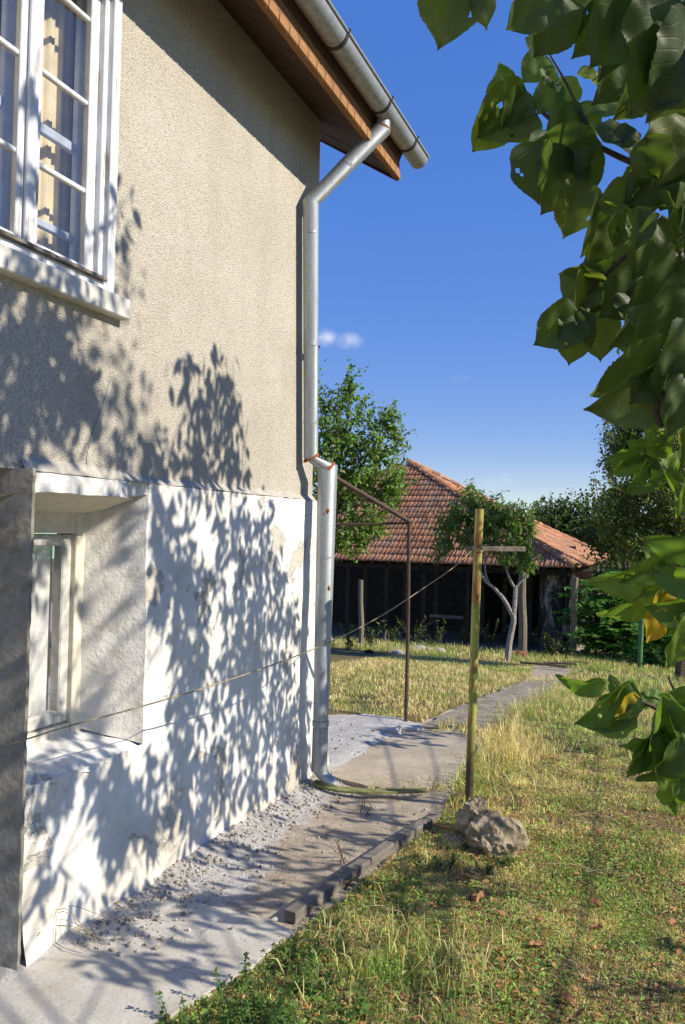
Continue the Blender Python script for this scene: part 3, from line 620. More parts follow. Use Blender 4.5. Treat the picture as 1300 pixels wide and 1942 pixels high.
# roof body above the soffit
zs_ = lambda x: ZF - sl * (x - XF)
roof.prism([(XF + .03, zs_(XF) + .19), (XF + .03, zs_(XF) + .21), (-5.3, zs_(-5.3) + .21), (-5.3, zs_(-5.3) + .05), (XF - .03, zs_(XF) + .04)], 1, -.4, YE)
roofo = roof.build('roof', 'soffit', house)
nb_ = 52; bw_ = (YE + .4) / nb_
for i in range(nb_):
    y0 = YE - (i + 1) * bw_; y1 = y0 + bw_ - .006; d = .003 * noise.noise((i * 1.7, 0, 0))
    s = MB(); s.prism([(XU - .45, zs_(XU - .45) + d), (XF - .026, zs_(XF - .026) + d), (XF - .026, zs_(XF - .026) + .026), (XU - .45, zs_(XU - .45) + .026)], 1, y0, y1)
    if y0 > 1.2: s.build('soffit_board', 'soffit', roofo)
MB().box((XF - .025, -.4, ZF - .012), (XF, YE + .004, ZF + .165)).build('fascia_board', 'fascia', roofo)
# bargeboard closing the eave end
MB().prism([(XF - .026, zs_(XF) - .004), (XU - .45, zs_(XU - .45) - .004), (XU - .45, zs_(XU - .45) + .19), (XF - .026, zs_(XF) + .19)], 1, YE + .001, YE + .022).build('bargeboard', 'soffit', roofo)
# scalloped trim along the lower edge of the fascia
w = MB(); step = .105; yy = YE - .004
while yy > .9:
    n_ = 9; pts = [(yy - step + .004, ZF - .010), (yy - .004, ZF - .010)] + [(yy - step / 2 + (step / 2 - .004) * math.cos(a), ZF + .012 + .030 * math.sin(a)) for a in np.linspace(0, math.pi, n_)]
    w.prism(pts, 0, XF + .001, XF + .013); yy -= step
w.build('scallop_trim', 'trim', roofo)
# clay tiles overhanging the eave
tp = [(-.10, .0), (-.07, .028), (-.035, .03), (0, .004), (.035, .03), (.07, .028), (.10, .0)]
yy = YE - .10; tile_eave = None
while yy > .9:
    xa, xb = XF + .075, XF - .30
    za, zb = zs_(xa) + .245, zs_(xb) + .245
    V = [(xa, yy + q[0], za + q[1]) for q in tp] + [(xb, yy + q[0], zb + q[1]) for q in tp] + [(xa, yy + q[0], za + q[1] - .016) for q in tp] + [(xb, yy + q[0], zb + q[1] - .016) for q in tp]
    F = [(i, i + 1, i + 8, i + 7) for i in range(6)] + [(i + 14, i + 21, i + 22, i + 15) for i in range(6)] + [(i, i + 14, i + 15, i + 1) for i in range(6)] + [(0, 7, 21, 14), (6, 20, 27, 13)]
    if tile_eave is None: tile_eave = MB().add(V, F).build('eave_tile', 'tile', roofo); ye0 = yy
    else: c_ = tile_eave.copy(); COL.objects.link(c_); c_.location = (tile_eave.location[0], tile_eave.location[1] + yy - ye0, tile_eave.location[2])
    yy -= .205
# gutter
gxc, gzr, gr = -1.672, 4.185, .068
w = MB(); V = []; ys_ = np.linspace(-.4, 5.21, 12)
for y in ys_:
    for k in range(17):
        a = math.pi + math.pi * k / 16; V.append((gxc + gr * math.cos(a), y, gzr + gr * math.sin(a)))
    for k in range(17):
        a = math.pi + math.pi * (16 - k) / 16; V.append((gxc + (gr - .003) * math.cos(a), y, gzr + (gr - .003) * math.sin(a)))
K = 34
w.add(V, [(i * K + k, (i + 1) * K + k, (i + 1) * K + (k + 1) % K, i * K + (k + 1) % K) for i in range(len(ys_) - 1) for k in range(K)])
V2 = [(gxc + gr * math.cos(math.pi + math.pi * k / 16), 5.208, gzr + gr * math.sin(math.pi + math.pi * k / 16)) for k in range(17)]
w.add(V2, [tuple(range(17))])
w.tube([(gxc + gr + .004, y, gzr + .004) for y in (-.4, 5.212)], .0085, 8)
gut = autosmooth(w.build('gutter', 'galv', house, True))
for y in (4.93, 4.42, 3.74, 3.05, 2.36):
    s = MB(); V = []
    for yb in (y - .012, y + .012):
        for rr in (gr + .001, gr + .006):
            for k in range(13):
                a = math.pi * .97 + math.pi * 1.06 * k / 12; V.append((gxc + rr * math.cos(a), yb, gzr + rr * math.sin(a)))
    F = []
    for k in range(12):
        F += [(13 + k, 14 + k, 40 + k, 39 + k), (k, 26 + k, 27 + k, k + 1), (k, k + 1, 14 + k, 13 + k), (26 + k, 39 + k, 40 + k, 27 + k)]
    s.add(V, F); s.box((XF + .002, y - .012, gzr - .012), (gxc - gr, y + .012, gzr + .004)); s.tube([(gxc + gr + .003, y, gzr - .01), (gxc + gr + .016, y, gzr + .012), (gxc + gr + .002, y, gzr + .02)], .006, 6); s.build('bracket', 'darkiron', gut)
# downpipe
dp = [onx(722, 213, -1.67), onx(727, 243, -1.69), onx(590, 384, XU + .075), onx(590, 868, XU + .075), onx(622, 886, -1.985), onx(606, 1462, -1.985)]
dp[0] = np.array([dp[1][0], dp[1][1], gzr - gr + .01])
y4 = (dp[4][1] + dp[5][1]) / 2
dr = .0435
pipe = MB(); pipe.tube([dp[0], dp[1]], dr, 20, False); pipe.tube([dp[1], dp[2]], dr, 20, False); pipe.tube([dp[2], dp[3]], dr, 20, False); pipe.tube([dp[3], dp[4]], dr, 20, False); pipe.tube([dp[4], dp[5]], dr, 20, False)
sh = np.array([.55, .15, -.45]); sh /= np.linalg.norm(sh)
d5 = dp[5] + np.array([0, 0, -.01]); pipe = MB(); pipe.tube(dp[:6] + [d5 + sh * .115], dr, 24, False); 
pobj = autosmooth(pipe.build('downpipe', 'galv', house, True), 25)
def ring(a, d, r, ln, name, m, par):
    d = d / np.linalg.norm(d); s = MB(); s.tube([a - d * ln / 2, a + d * ln / 2], r, 24, False); s.tube([a - d * ln / 2, a + d * ln / 2], r - .004, 24, False); return autosmooth(s.build(name, m, par, True))
# overlapping sleeves where pipe lengths join
for a, d in ((onx(587, 650, XU + .075), dp[3] - dp[2]), (dp[4] + (dp[5] - dp[4]) * .48, dp[5] - dp[4])): ring(np.array([*(dp[2] + (dp[3] - dp[2]) * ((dp[2][2] - a[2]) / (dp[2][2] - dp[3][2])))]) if a[2] > 1.8 else a, d, dr + .003, .035, 'sleeve', 'galv', pobj)
ring(dp[4] + (dp[5] - dp[4]) * .93, dp[5] - dp[4], dr + .005, .26, 'sleeve', 'galv', pobj)
ring(dp[4] + (dp[5] - dp[4]) * .845, dp[5] - dp[4], dr + .008, .03, 'clip', 'galv', pobj)
for fr_ in (.30, .66): ring(dp[4] + (dp[5] - dp[4]) * fr_, dp[5] - dp[4], dr + .0025, .012, 'clip', 'galv', pobj)
for fr_ in (.12, .86): ring(dp[2] + (dp[3] - dp[2]) * fr_, dp[3] - dp[2], dr + .0025, .014, 'clip', 'galv', pobj)
ring(dp[1] + (dp[2] - dp[1]) * .5, dp[2] - dp[1], dr + .002, .02, 'sleeve', 'galv', pobj)
# rusted seams at the elbows: ragged bands
def rustband(c, nrm, r, wd, seed):
    nrm = nrm / np.linalg.norm(nrm); a = np.cross(nrm, (0, 0, 1.0)); a /= np.linalg.norm(a) + 1e-9; b_ = np.cross(nrm, a); V = []; N = 40
    for i in range(N):
        th = 2 * math.pi * i / N; q = a * math.cos(th) + b_ * math.sin(th)
        k1 = wd * (.5 + .9 * abs(noise.noise((math.cos(th) * 2, math.sin(th) * 2, seed)))); k2 = wd * (.4 + 1.1 * abs(noise.noise((math.cos(th) * 3, math.sin(th) * 3, seed + 4))))
        V += [c + q * (r) - nrm * k1, c + q * (r) + nrm * k2]
    MB().add(V, [(2 * i, 2 * ((i + 1) % N), 2 * ((i + 1) % N) + 1, 2 * i + 1) for i in range(N)]).build('rust_seam', 'rust', pobj, True)
for i, wd in ((1, .010), (3, .012), (4, .017)):
    d1 = dp[i] - dp[i - 1]; d2 = dp[i + 1] - dp[i]; nn_ = d1 / np.linalg.norm(d1) + d2 / np.linalg.norm(d2)
    cosb = (d1 / np.linalg.norm(d1)) @ (nn_ / np.linalg.norm(nn_))
    # elliptical mitre seam: scale along the bend plane
    nn_ /= np.linalg.norm(nn_); bend = d2 / np.linalg.norm(d2) - d1 / np.linalg.norm(d1); bend /= np.linalg.norm(bend); a = np.cross(nn_, bend); V = []; N = 44
    for j in range(N):
        th = 2 * math.pi * j / N; q = (bend * math.cos(th) / max(cosb, .6) + a * math.sin(th)) * (dr + .0022)
        k1 = wd * (.4 + 1.2 * abs(noise.noise((math.cos(th) * 2, math.sin(th) * 2, i)))); k2 = wd * (.4 + 1.6 * abs(noise.noise((math.cos(th) * 3, math.sin(th) * 3, i + 4))))
        u1 = d1 / np.linalg.norm(d1); u2 = d2 / np.linalg.norm(d2); V += [dp[i] + q - u1 * k1, dp[i] + q * 1.005, dp[i] + q + u2 * k2]
    MB().add(V, [(3 * j + k, 3 * ((j + 1) % N) + k, 3 * ((j + 1) % N) + 1 + k, 3 * j + 1 + k) for j in range(N) for k in range(2)]).build('rust_seam', 'rust', pobj, True)
for fr_, side_ in ((.145, (.5, -.75, 0)), (.155, (.1, -1, 0)), (.40, (.8, -.4, 0))):
    c_ = dp[4] + (dp[5] - dp[4]) * fr_; q = np.array(side_, float); q /= np.linalg.norm(q)
    lump('rust_spot', c_ + q * (dr - .002), (.010, .010, .016), 'rust', pobj, int(fr_ * 100), .5, 2)
# pipe hook with bolt
hk = dp[2] + (dp[3] - dp[2]) * ((dp[2][2] - onx(590, 655, XU + .075)[2]) / (dp[2][2] - dp[3][2]))
s = MB(); s.box(hk + np.array((.0, dr - .004, -.012)), hk + np.array((.026, dr + .022, .012))); s.tube([hk + np.array((.012, dr + .004, 0)), hk + np.array((.04, dr + .004, 0))], .006, 8); s.build('pipe_hook', 'darkiron', pobj)

# ================================================================== THINGS BESIDE THE HOUSE
# grey slab standing left of the basement window
w = MB(); V = []; nu, nv = 14, 60
e1 = np.array([-2.072, 2.126]); dirn = np.array([-math.cos(math.radians(15)), -math.sin(math.radians(15))])
for side in (0, 1):
    for j in range(nv + 1):
        for i in range(nu + 1):
            z = -.02 + 1.80 * j / nv; k = .6 * i / nu; p = e1 + dirn * k; ed = (.006 * noise.noise((z * 26, 1, 0)) + .005 * noise.noise((z * 70, 4, 0))) if i == 0 else 0
            zt = z + (.012 * noise.noise((k * 14, 3, 3)) if j == nv else 0)
            V.append((p[0] + ed, p[1] + side * .014 + .003 * noise.noise((k * 8, z * 8, 5)), zt))
S = (nu + 1) * (nv + 1)
F = []
for j in range(nv):
    for i in range(nu): a = j * (nu + 1) + i; F += [(a, a + nu + 1, a + nu + 2, a + 1), (S + a, S + a + 1, S + a + nu + 2, S + a + nu + 1)]
for j in range(nv): a = j * (nu + 1); F += [(a, S + a, S + a + nu + 1, a + nu + 1)]
for i in range(nu): a = nv * (nu + 1) + i; F += [(a, S + a, S + a + 1, a + 1)]
w.add(V, F); o = w.build('cement_slab', 'graycement', None, False, (-2.3, 2.12, 0)); tag(o, 'dark grey cement slab standing upright left of the basement window', 'slab')

# yellow post with a short board nailed across
pb = onz(888, 1524, .02); pt = atd(910, 965, (pb - CAM) @ CF - .02)
post = empty('clothes_post', pb, 'yellow green painted rusty pipe post rising from the broken stone', 'post')
s = MB(); s.tube([pb - np.array((0, 0, .2)), pb + (pt - pb) * .33 + np.array((.004, 0, 0)), pb + (pt - pb) * .7, pt], .0245, 20, False); s.tube([pt, pt - (pt - pb) * .3], .0215, 16, False)
s.tube([pt - (pt - pb) * .004, pt - (pt - pb) * .012], .0232, 20, True)
autosmooth(s.build('pole', 'yellow', post, True))
bm_ = pb + (pt - pb) * .875
a_, b2 = atd(884, 1040, (bm_ - CAM) @ CF + .035), atd(996, 1041, (bm_ - CAM) @ CF + .08)
d_ = (b2 - a_) / np.linalg.norm(b2 - a_); up = np.array((0, 0, 1.0)); nd = np.cross(d_, up)
V = [q + up * z + nd * x_ for q in (a_, b2) for (x_, z) in ((-.009, -.016), (.009, -.016), (.009, .014), (-.009, .014))]
s = MB().add(V, [(0, 1, 2, 3), (7, 6, 5, 4), (0, 4, 5, 1), (1, 5, 6, 2), (2, 6, 7, 3), (3, 7, 4, 0)]); s.build('cross_board', 'barewood', post, bevel=.002)
# string from the post to the slab
kn = pb + (pt - pb) * .862 + np.array((-.028, -.008, 0))
ctrl = [atd(px, py, D) for px, py, D in ((905, 1042, (kn - CAM) @ CF), (862, 1075, 4.35), (800, 1118, 4.2), (720, 1170, 4.0), (630, 1216, 3.8), (520, 1260, 3.55), (390, 1304, 3.25), (250, 1345, 2.98), (120, 1380, 2.78), (50, 1402, 2.70), (-60, 1432, 2.6))]
ctrl[0] = kn
def spline(P, k=6):
    P = [np.array(p, float) for p in P]; Q = [2 * P[0] - P[1]] + P + [2 * P[-1] - P[-2]]; out = []
    for i in range(1, len(Q) - 2):
        for j in range(k):
            t_ = j / k; a, b_, c_, d__ = Q[i - 1], Q[i], Q[i + 1], Q[i + 2]
            out.append(.5 * ((2 * b_) + (-a + c_) * t_ + (2 * a - 5 * b_ + 4 * c_ - d__) * t_ ** 2 + (-a + 3 * b_ - 3 * c_ + d__) * t_ ** 3))
    out.append(P[-1]); return out
s = MB(); s.tube(spline(ctrl), .0028, 6)
for k in range(3):
    zc = kn[2] + .006 * (k - 1); c0 = pb + (pt - pb) * .862; s.tube([c0 + np.array((.031 * math.cos(a), .031 * math.sin(a), .006 * (k - 1) + .004 * math.sin(a * 2))) for a in np.linspace(0, 2 * math.pi, 17)], .0028, 6)
s.tube([kn, kn + np.array((.05, -.015, .015)), kn + np.array((.075, -.02, .005))], .002, 5)
o = s.build('washing_line', 'string', None, True, kn); tag(o, 'frayed string tied round the yellow post and drawn to the wall', 'string')

# rusty pipe frame behind the corner
fb = ong(770, 1376); ft = atd(776, 990, (fb - CAM) @ CF)
fr = empty('pipe_frame', fb, 'thin rusty brown pipe frame leaning out from behind the house corner', 'pipe frame')
s = MB(); s.tube([fb - np.array((0, 0, .15)), fb + (ft - fb) * .5 + np.array((.006, 0, 0)), ft], .0155, 12); autosmooth(s.build('upright', 'trellis', fr, True))
hb = atd(600, 884, 6.15)
s = MB(); s.tube([ft + np.array((.01, 0, .0)), ft + (hb - ft) * .4 + np.array((0, 0, .004)), hb], .019, 12); autosmooth(s.build('sloping_pipe', 'trellis', fr, True))
s = MB(); s.tube([ft + np.array((0, 0, -.012)), atd(600, 995, 6.6)], .009, 8); autosmooth(s.build('rail', 'trellis', fr, True))
s = MB(); s.tube(spline([ft + np.array((0, 0, -.02)), ft + np.array((-.25, .1, .09)), atd(600, 945, 6.8)]), .002, 5); s.tube(spline([ft + np.array((0, 0, -.02)), ft + np.array((-.3, .3, .04)), atd(600, 968, 7.2)]), .002, 5); s.build('wire', 'darkiron', fr)

# timber lying on the path edge
ta, tb = onz(550, 1738, .027), onz(828, 1548, .027)
d_ = (tb - ta); L_ = np.linalg.norm(d_); d_ /= L_; nd = np.cross(d_, up); V = []; N = 40; hw, hh = .027, .022
for i in range(N + 1):
    k = i / N; c_ = ta + d_ * L_ * k + up * .010 * math.sin(k * 3.1)
    for (x_, z) in ((-1, -1), (1, -1), (1, .85), (.85, 1), (-.85, 1), (-1, .85)):
        a = .004 * noise.noise((x_ * 3 + k * 12, z * 3, k * 9)); V.append(c_ + nd * (hw * x_ + a) + up * (hh * z + a))
s = MB().add(V, [(i * 6 + j, i * 6 + 6 + j, i * 6 + 6 + (j + 1) % 6, i * 6 + (j + 1) % 6) for i in range(N) for j in range(6)] + [tuple(range(5, -1, -1)), tuple(N * 6 + j for j in range(6))])
o = s.build('timber_beam', 'timber', None, False, ta)
tag(o, 'long weathered grey square timber lying between dirt path and lawn', 'timber')
# splash sheet below the downpipe
A = [onz(592, 1485, .05), onz(640, 1499, .04), onz(700, 1503, .045), onz(812, 1500, .05), onz(808, 1495, .052), onz(700, 1496, .052), onz(640, 1490, .056), onz(600, 1478, .06)]
s = MB(); n_ = len(A); V = A + [p - up * .013 for p in A]
s.add(V, [tuple(range(n_)), tuple(range(2 * n_ - 1, n_ - 1, -1))] + [(i, (i + 1) % n_, (i + 1) % n_ + n_, i + n_) for i in range(n_)])
o = s.build('splash_board', 'moss', None, False, A[2]); tag(o, 'thin mossy board under the mouth of the downpipe', 'board')
# broken stone the post is set in
sb = onz(930, 1612, .0)
def stone(px, py, D0, size, label, seed, name='broken_stone', m='stone', sub=4, amp=.3, group=None, dz=0, freq=2.2, cat='stone'):
    p = ong(px, py); p[2] += size[2] * .55 + dz
    o = lump(name, p, size, m, None, seed, amp, sub, p, .75, freq); o.rotation_euler = (0, 0, seed * 1.3); return tag(o, label, cat, group)
stone(897, 1590, 0, (.085, .08, .13), 'upright craggy concrete lump at the foot of the yellow post', 3, amp=.34, dz=.0)
stone(942, 1616, 0, (.145, .12, .125), 'round hollowed crusty concrete lump right of the yellow post foot', 8, amp=.30, dz=-.015)
stone(862, 1602, 0, (.07, .05, .03), 'flat grey stone between timber beam and post foot', 14, sub=3)
# dead brown bark strips by the stone
for k, (px, py, ang, ln) in enumerate(((640, 1690, .7, .16), (838, 1578, -.4, .16), (895, 1600, -.25, .12))):
    p = ong(px, py); p[2] += .03; d_ = np.array((math.cos(ang), math.sin(ang), .15)); V = []
    for i in range(7):
        c_ = p + d_ * ln * (i / 6 - .5); wd = .012 * math.sin(math.pi * (i + .6) / 7.2)
        V += [c_ + np.array((-d_[1], d_[0], 0)) * wd, c_ + up * .008, c_ - np.array((-d_[1], d_[0], 0)) * wd, c_ - up * .004]
    o = MB().add(V, [(i * 4 + j, i * 4 + 4 + j, i * 4 + 4 + (j + 1) % 4, i * 4 + (j + 1) % 4) for i in range(6) for j in range(4)] + [(0, 1, 2, 3), (27, 26, 25, 24)]).build('bark_strip', 'dryleaf', None, False, p)
    tag(o, ('reddish bark strip beside the middle of the timber beam', 'reddish bark strip at the far end of the timber beam', 'reddish bark strip at the foot of the broken stone')[k], 'bark')
# blocks behind the house corner
for k, (px, py, sz) in enumerate(((722, 1392, (.16, .07, .04)), (768, 1389, (.13, .06, .035)), (860, 1381, (.07, .03, .02)))):
    p = ong(px, py); s = MB(); s.box(p + np.array((-sz[0], -sz[1], -.01)), p + np.array((sz[0], sz[1], sz[2] * 1.6)))
    o = s.build('paving_block', 'concrete', None, False, p, .012); o.rotation_euler = (.03, .05 * (k - 1), .12 * k)
    tag(o, ('larger pale broken concrete block on the dusty ground left of the pipe frame', 'flat concrete block right against the pipe frame foot', 'small concrete chip by the path behind the pipe frame')[k], 'block')
# plaster chunks fallen from the wall: the bigger ones singly, the grit as one mass
ch = [(375, 1718, .035), (340, 1775, .016), (415, 1752, .022), (352, 1632, .02), (470, 1590, .018), (500, 1565, .02), (545, 1780, .03), (520, 1752, .016), (440, 1745, .013), (330, 1668, .03), (300, 1690, .02), (560, 1500, .028), (600, 1512, .024), (585, 1530, .02), (248, 1700, .024), (275, 1712, .016)]
for k, (px, py, r) in enumerate(ch):
    stone(px, py, 0, (r, r * .75, r * .5), 'pale plaster chunk fallen on the path by the white wall', 30 + k, 'plaster_chunk', 'rubble', 2, .3, 'plaster chunks along the foot of the wall', .012, cat='rubble')
import bmesh
bm = bmesh.new(); bmesh.ops.create_icosphere(bm, subdivisions=1, radius=1); TV = np.array([v.co[:] for v in bm.verts]); TF = np.array([[v.index for v in f.verts] for f in bm.faces]); bm.free()
N = 3000
yy_ = rng.uniform(2.35, 4.75, N); off = np.abs(rng.normal(0, .16, N)) + .02; xx_ = XW + off
k2 = rng.random(N) < .12; yy_[k2] = rng.uniform(2.6, 5.6, k2.sum()); xx_[k2] = XW + rng.uniform(.1, .85, k2.sum())
k3 = rng.random(N) < .12; yy_[k3] = rng.uniform(5.0, 6.2, k3.sum()); xx_[k3] = rng.uniform(-2.7, -1.5, k3.sum())
keep = ~inpoly(LAWN, np.c_[xx_, yy_]); xx_, yy_ = xx_[keep], yy_[keep]; N = len(xx_)
sz = .0022 + .0085 * rng.random(N) ** 4
wn_ = np.clip(1 - (xx_ - XW) / .42, 0, 1) ** 2 * .05
zz_ = np.array([gz(a, b_) for a, b_ in zip(xx_, yy_)]) + wn_ + sz * .4
inap = inpoly(APRON, np.c_[xx_, yy_]); zz_[inap] = .037 + sz[inap] * .4
J = 1 + .35 * rng.uniform(-1, 1, (N, len(TV), 1)); V = TV[None] * J * (sz[:, None] * rng.uniform(.6, 1.3, (N, 3)))[:, None, :] + np.c_[xx_, yy_, zz_][:, None, :]
o = mesh_np('gravel', V.reshape(-1, 3), (TF[None] + (np.arange(N) * len(TV))[:, None, None]).reshape(-1, 3), 'grit', None, False, None, {'col': np.repeat(np.array(((.46, .43, .38), (.36, .32, .26), (.27, .22, .165), (.54, .51, .46)))[rng.integers(0, 4, N)] * rng.uniform(.75, 1.1, (N, 1)), len(TV), 0)}); tag(o, 'pale plaster grit and gravel strewn along the wall foot', 'gravel', kind='stuff')

# ================================================================== BARN
E1 = atd(1092, 1076, 17.0); ZE = E1[2]; bx1, by0 = E1[0], E1[1]; bx0, by1 = bx1 - 10.8, by0 + 9.2
apex = atd(775, 876, 23.3)
bgz = float(gz0(bx1, by0))
barn = empty('barn', (bx1 - 5, by0 + 4, bgz), 'low open barn with a hipped roof of red clay tiles', 'barn')
E0 = np.array((bx0, by0, ZE)); E1 = np.array((bx1, by0, ZE)); E2 = np.array((bx1, by1, ZE)); E3 = np.array((bx0, by1, ZE))
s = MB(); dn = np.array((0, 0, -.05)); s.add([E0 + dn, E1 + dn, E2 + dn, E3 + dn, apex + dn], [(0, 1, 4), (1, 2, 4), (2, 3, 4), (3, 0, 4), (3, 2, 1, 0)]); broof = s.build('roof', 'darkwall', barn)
# one tile: two rolls, turned-down nose
TWD, TLN = .215, .355
prof = [(-.5, .0), (-.40, .022), (-.27, .024), (-.17, .004), (0, .012), (.12, .004), (.22, .022), (.36, .024), (.46, .0)]
def tile_mesh():
    V = []; n_ = len(prof)
    for (yv, dz) in ((0, 0), (TLN, -.004)):
        for (u_, h) in prof: V.append((u_ * TWD, yv, h + dz + (.0)))
    for (u_, h) in prof: V.append((u_ * TWD, .004, h - .036))
    F = [(i, i + 1, n_ + i + 1, n_ + i) for i in range(n_ - 1)] + [(i + 1, i, 2 * n_ + i, 2 * n_ + i + 1) for i in range(n_ - 1)]
    return np.array(V), F
tV, tF = tile_mesh()
tme = bpy.data.meshes.new('roof_tile'); tme.from_pydata([tuple(p) for p in tV], [], tF); tme.update(); tme.materials.append(M['tile'])
tme.polygons.foreach_set('use_smooth', [True] * len(tme.polygons))
singles = []; restV = []; restF = []; restT = []; nrest = 0
cand = []
for (A_, B_) in ((E0, E1), (E1, E2), (E3, E0)):
    e = (B_ - A_) / np.linalg.norm(B_ - A_); Lb = np.linalg.norm(B_ - A_)
    foot = A_ + e * ((apex - A_) @ e); upv = apex - foot; SL = np.linalg.norm(upv); upv /= SL; nm_ = np.cross(e, upv); ka = (apex - A_) @ e
    rows = int(SL / .298)
    for r in range(rows):
        s0 = r * .298; fr_ = s0 / SL; lo, hi = ka * fr_, Lb - (Lb - ka) * fr_
        q = lo + TWD * .6
        while q < hi - TWD * .35:
            sag = .05 * noise.noise((q * .5, r * .3, e[0])) - .05 * math.sin(math.pi * min(1, s0 / SL)) ; jt = .012 * noise.noise((q * 9, r * 5, 1))
            p = A_ + e * (q + .012 * noise.noise((r * 3.3, q * 7, 2))) + upv * (s0 - .06 + jt) + nm_ * (.035 + sag * .6 + .010 * noise.noise((q * 13, r * 7, 3)))
            tilt = .085 + .03 * noise.noise((q * 11, r * 9, 6))
            ax2 = upv * math.cos(tilt) - nm_ * math.sin(tilt) * .9; ax3 = np.cross(e, ax2)
            cand.append((p, e, ax2, ax3)); q += TWD
def scr(p):
    v_ = p - CAM; D = v_ @ CF; return PW / 2 + FPX * (v_ @ CR) / D, PH / 2 - FPX * (v_ @ CU) / D, D
def score(c_):
    p, e, a2, a3 = c_; x_, y_, D = scr(p); vd = (CAM - p) / np.linalg.norm(CAM - p)
    area = abs(vd @ a3) / D ** 2
    if not (655 < x_ < 1180) or vd @ a3 < 0 or y_ > 1085: return 0
    if x_ < 740 and y_ < 1075 - 0 * x_: area *= .25 if x_ < 700 else .6
    if 850 < x_ < 1012 and 950 < y_ < 1050: area *= .3
    return area
cand.sort(key=score, reverse=True)
for k, (p, e, a2, a3) in enumerate(cand):
    if k < 300:
        o = bpy.data.objects.new('roof_tile', tme); COL.objects.link(o); o.parent = broof; q = p - ORG[broof.name]
        o.matrix_local = Matrix(((e[0], a2[0], a3[0], q[0]), (e[1], a2[1], a3[1], q[1]), (e[2], a2[2], a3[2], q[2]), (0, 0, 0, 1)))
    else:
        restV.append(tV @ np.stack([e, a2, a3]) + p); restF += [tuple(i + nrest for i in f) for f in tF]; nrest += len(tV); restT += [rng.random()] * len(tV)
o = mesh_np('tile_field', np.concatenate(restV), restF, 'tile', broof, True, None, {'tint': restT}); o['kind'] = 'stuff'
# ridge caps down the two visible hips, bedded in mortar
def hip(B_, nseg):
    d = apex - B_; L_ = np.linalg.norm(d); d /= L_; sd_ = np.cross(d, up); sd_ /= np.linalg.norm(sd_); nn_ = np.cross(sd_, d); st_ = L_ / nseg
    bed = MB(); bed.tube([B_ + nn_ * .01 + d * .05, (B_ + apex) / 2 - nn_ * .03, apex + nn_ * .01], .085, 8); bed.build('hip_mortar', 'ridgemortar', broof, True)
    for i in range(nseg):
        c0 = B_ + d * (i * st_) + nn_ * (.035 - .04 * math.sin(math.pi * i / nseg) + .012 * noise.noise((i * 2.2, B_[1], 0))); V = []
        for (tt, rr) in ((-.02, .125), (st_ * 1.02, .098)):
            for k in range(9): a = math.pi * k / 8; V.append(c0 + d * tt + sd_ * rr * math.cos(a) + nn_ * (rr * .8 * math.sin(a) - .01))
        for k in range(9): a = math.pi * k / 8; V.append(c0 - d * .02 + sd_ * .105 * math.cos(a) + nn_ * (.105 * .8 * math.sin(a) - .01))
        MB().add(V, [(k, k + 1, k + 10, k + 9) for k in range(8)] + [(k + 1, k, 18 + k, 19 + k) for k in range(8)]).build('ridge_tile', 'tile', broof, True)
hip(E1, 20); hip(E2, 22)
# walls and frame
gzb = lambda x, y: float(gz0(x, y)) - .08
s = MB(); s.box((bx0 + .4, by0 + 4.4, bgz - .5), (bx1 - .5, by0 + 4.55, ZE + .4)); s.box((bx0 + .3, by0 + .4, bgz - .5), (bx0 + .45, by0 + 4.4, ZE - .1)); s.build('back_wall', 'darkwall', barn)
s = MB(); V = []
mwx0 = atd(1022, 1100, 17.6)[0]; x1w = atd(1082, 1100, 17.6)[0]
patch(s, (mwx0, by0 + .45, bgz - .2), (x1w, by0 + .42, bgz - .2), (x1w, by0 + .42, ZE - .04), (mwx0, by0 + .45, ZE - .04), 24, 40, lambda p: vn(p, .05, 3)); s.build('mud_wall', 'mudwall', barn, True)
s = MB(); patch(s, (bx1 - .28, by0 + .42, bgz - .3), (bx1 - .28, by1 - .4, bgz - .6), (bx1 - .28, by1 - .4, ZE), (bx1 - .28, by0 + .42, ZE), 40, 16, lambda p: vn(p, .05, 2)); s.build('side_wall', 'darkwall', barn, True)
for k in range(11):
    x_ = bx1 - .7 - k * .52 + .35 * noise.noise((k * 7.7, 3, 0)) + .05 * noise.noise((k * 3.1, 0, 0)); wd_ = .05 + .04 * abs(noise.noise((k * 1.7, 4, 0))); hz = ZE - .15 - .5 * abs(noise.noise((k * 2.3, 7, 1))); yq = by0 + 1.5 + .5 * noise.noise((k * 5.1, 2, 2))
    MB().prism([(x_ - wd_, bgz - .1), (x_ + wd_, bgz - .1), (x_ + wd_ + .05 * noise.noise((k, 9, 9)), hz), (x_ - wd_ + .05 * noise.noise((k, 9, 9)), hz - .05)], 1, yq, yq + .03).build('board', 'oldboard', barn)
MB().box((bx0 + .2, by0 + .14, ZE - .20), (bx1 - .15, by0 + .26, ZE - .07)).build('eave_beam', 'darkwall', barn)  # dark colour stands in for the shadow beneath the eave
for k in range(26):
    x_ = bx1 - .25 - k * .4; MB().box((x_ - .035, by0 - .10, ZE - .068), (x_ + .035, by0 + .5, ZE - .012)).build('rafter', 'darkwall', barn)  # rafters carry the same painted eave shadow
def barnpost(px, pyt, pyb, D, r, name='post', lean=0):
    b_ = ong(px, pyb); D = (b_ - CAM) @ CF; t_ = atd(px + lean, pyt, D); s = MB()
    s.tube([b_ - up * .1, b_ + (t_ - b_) * .35 + np.array((.012, 0, 0)), b_ + (t_ - b_) * .7 - np.array((.01, 0, 0)), t_], [r * 1.06, r, r * .95, r * .9], 9); return s.build(name, 'post', barn)
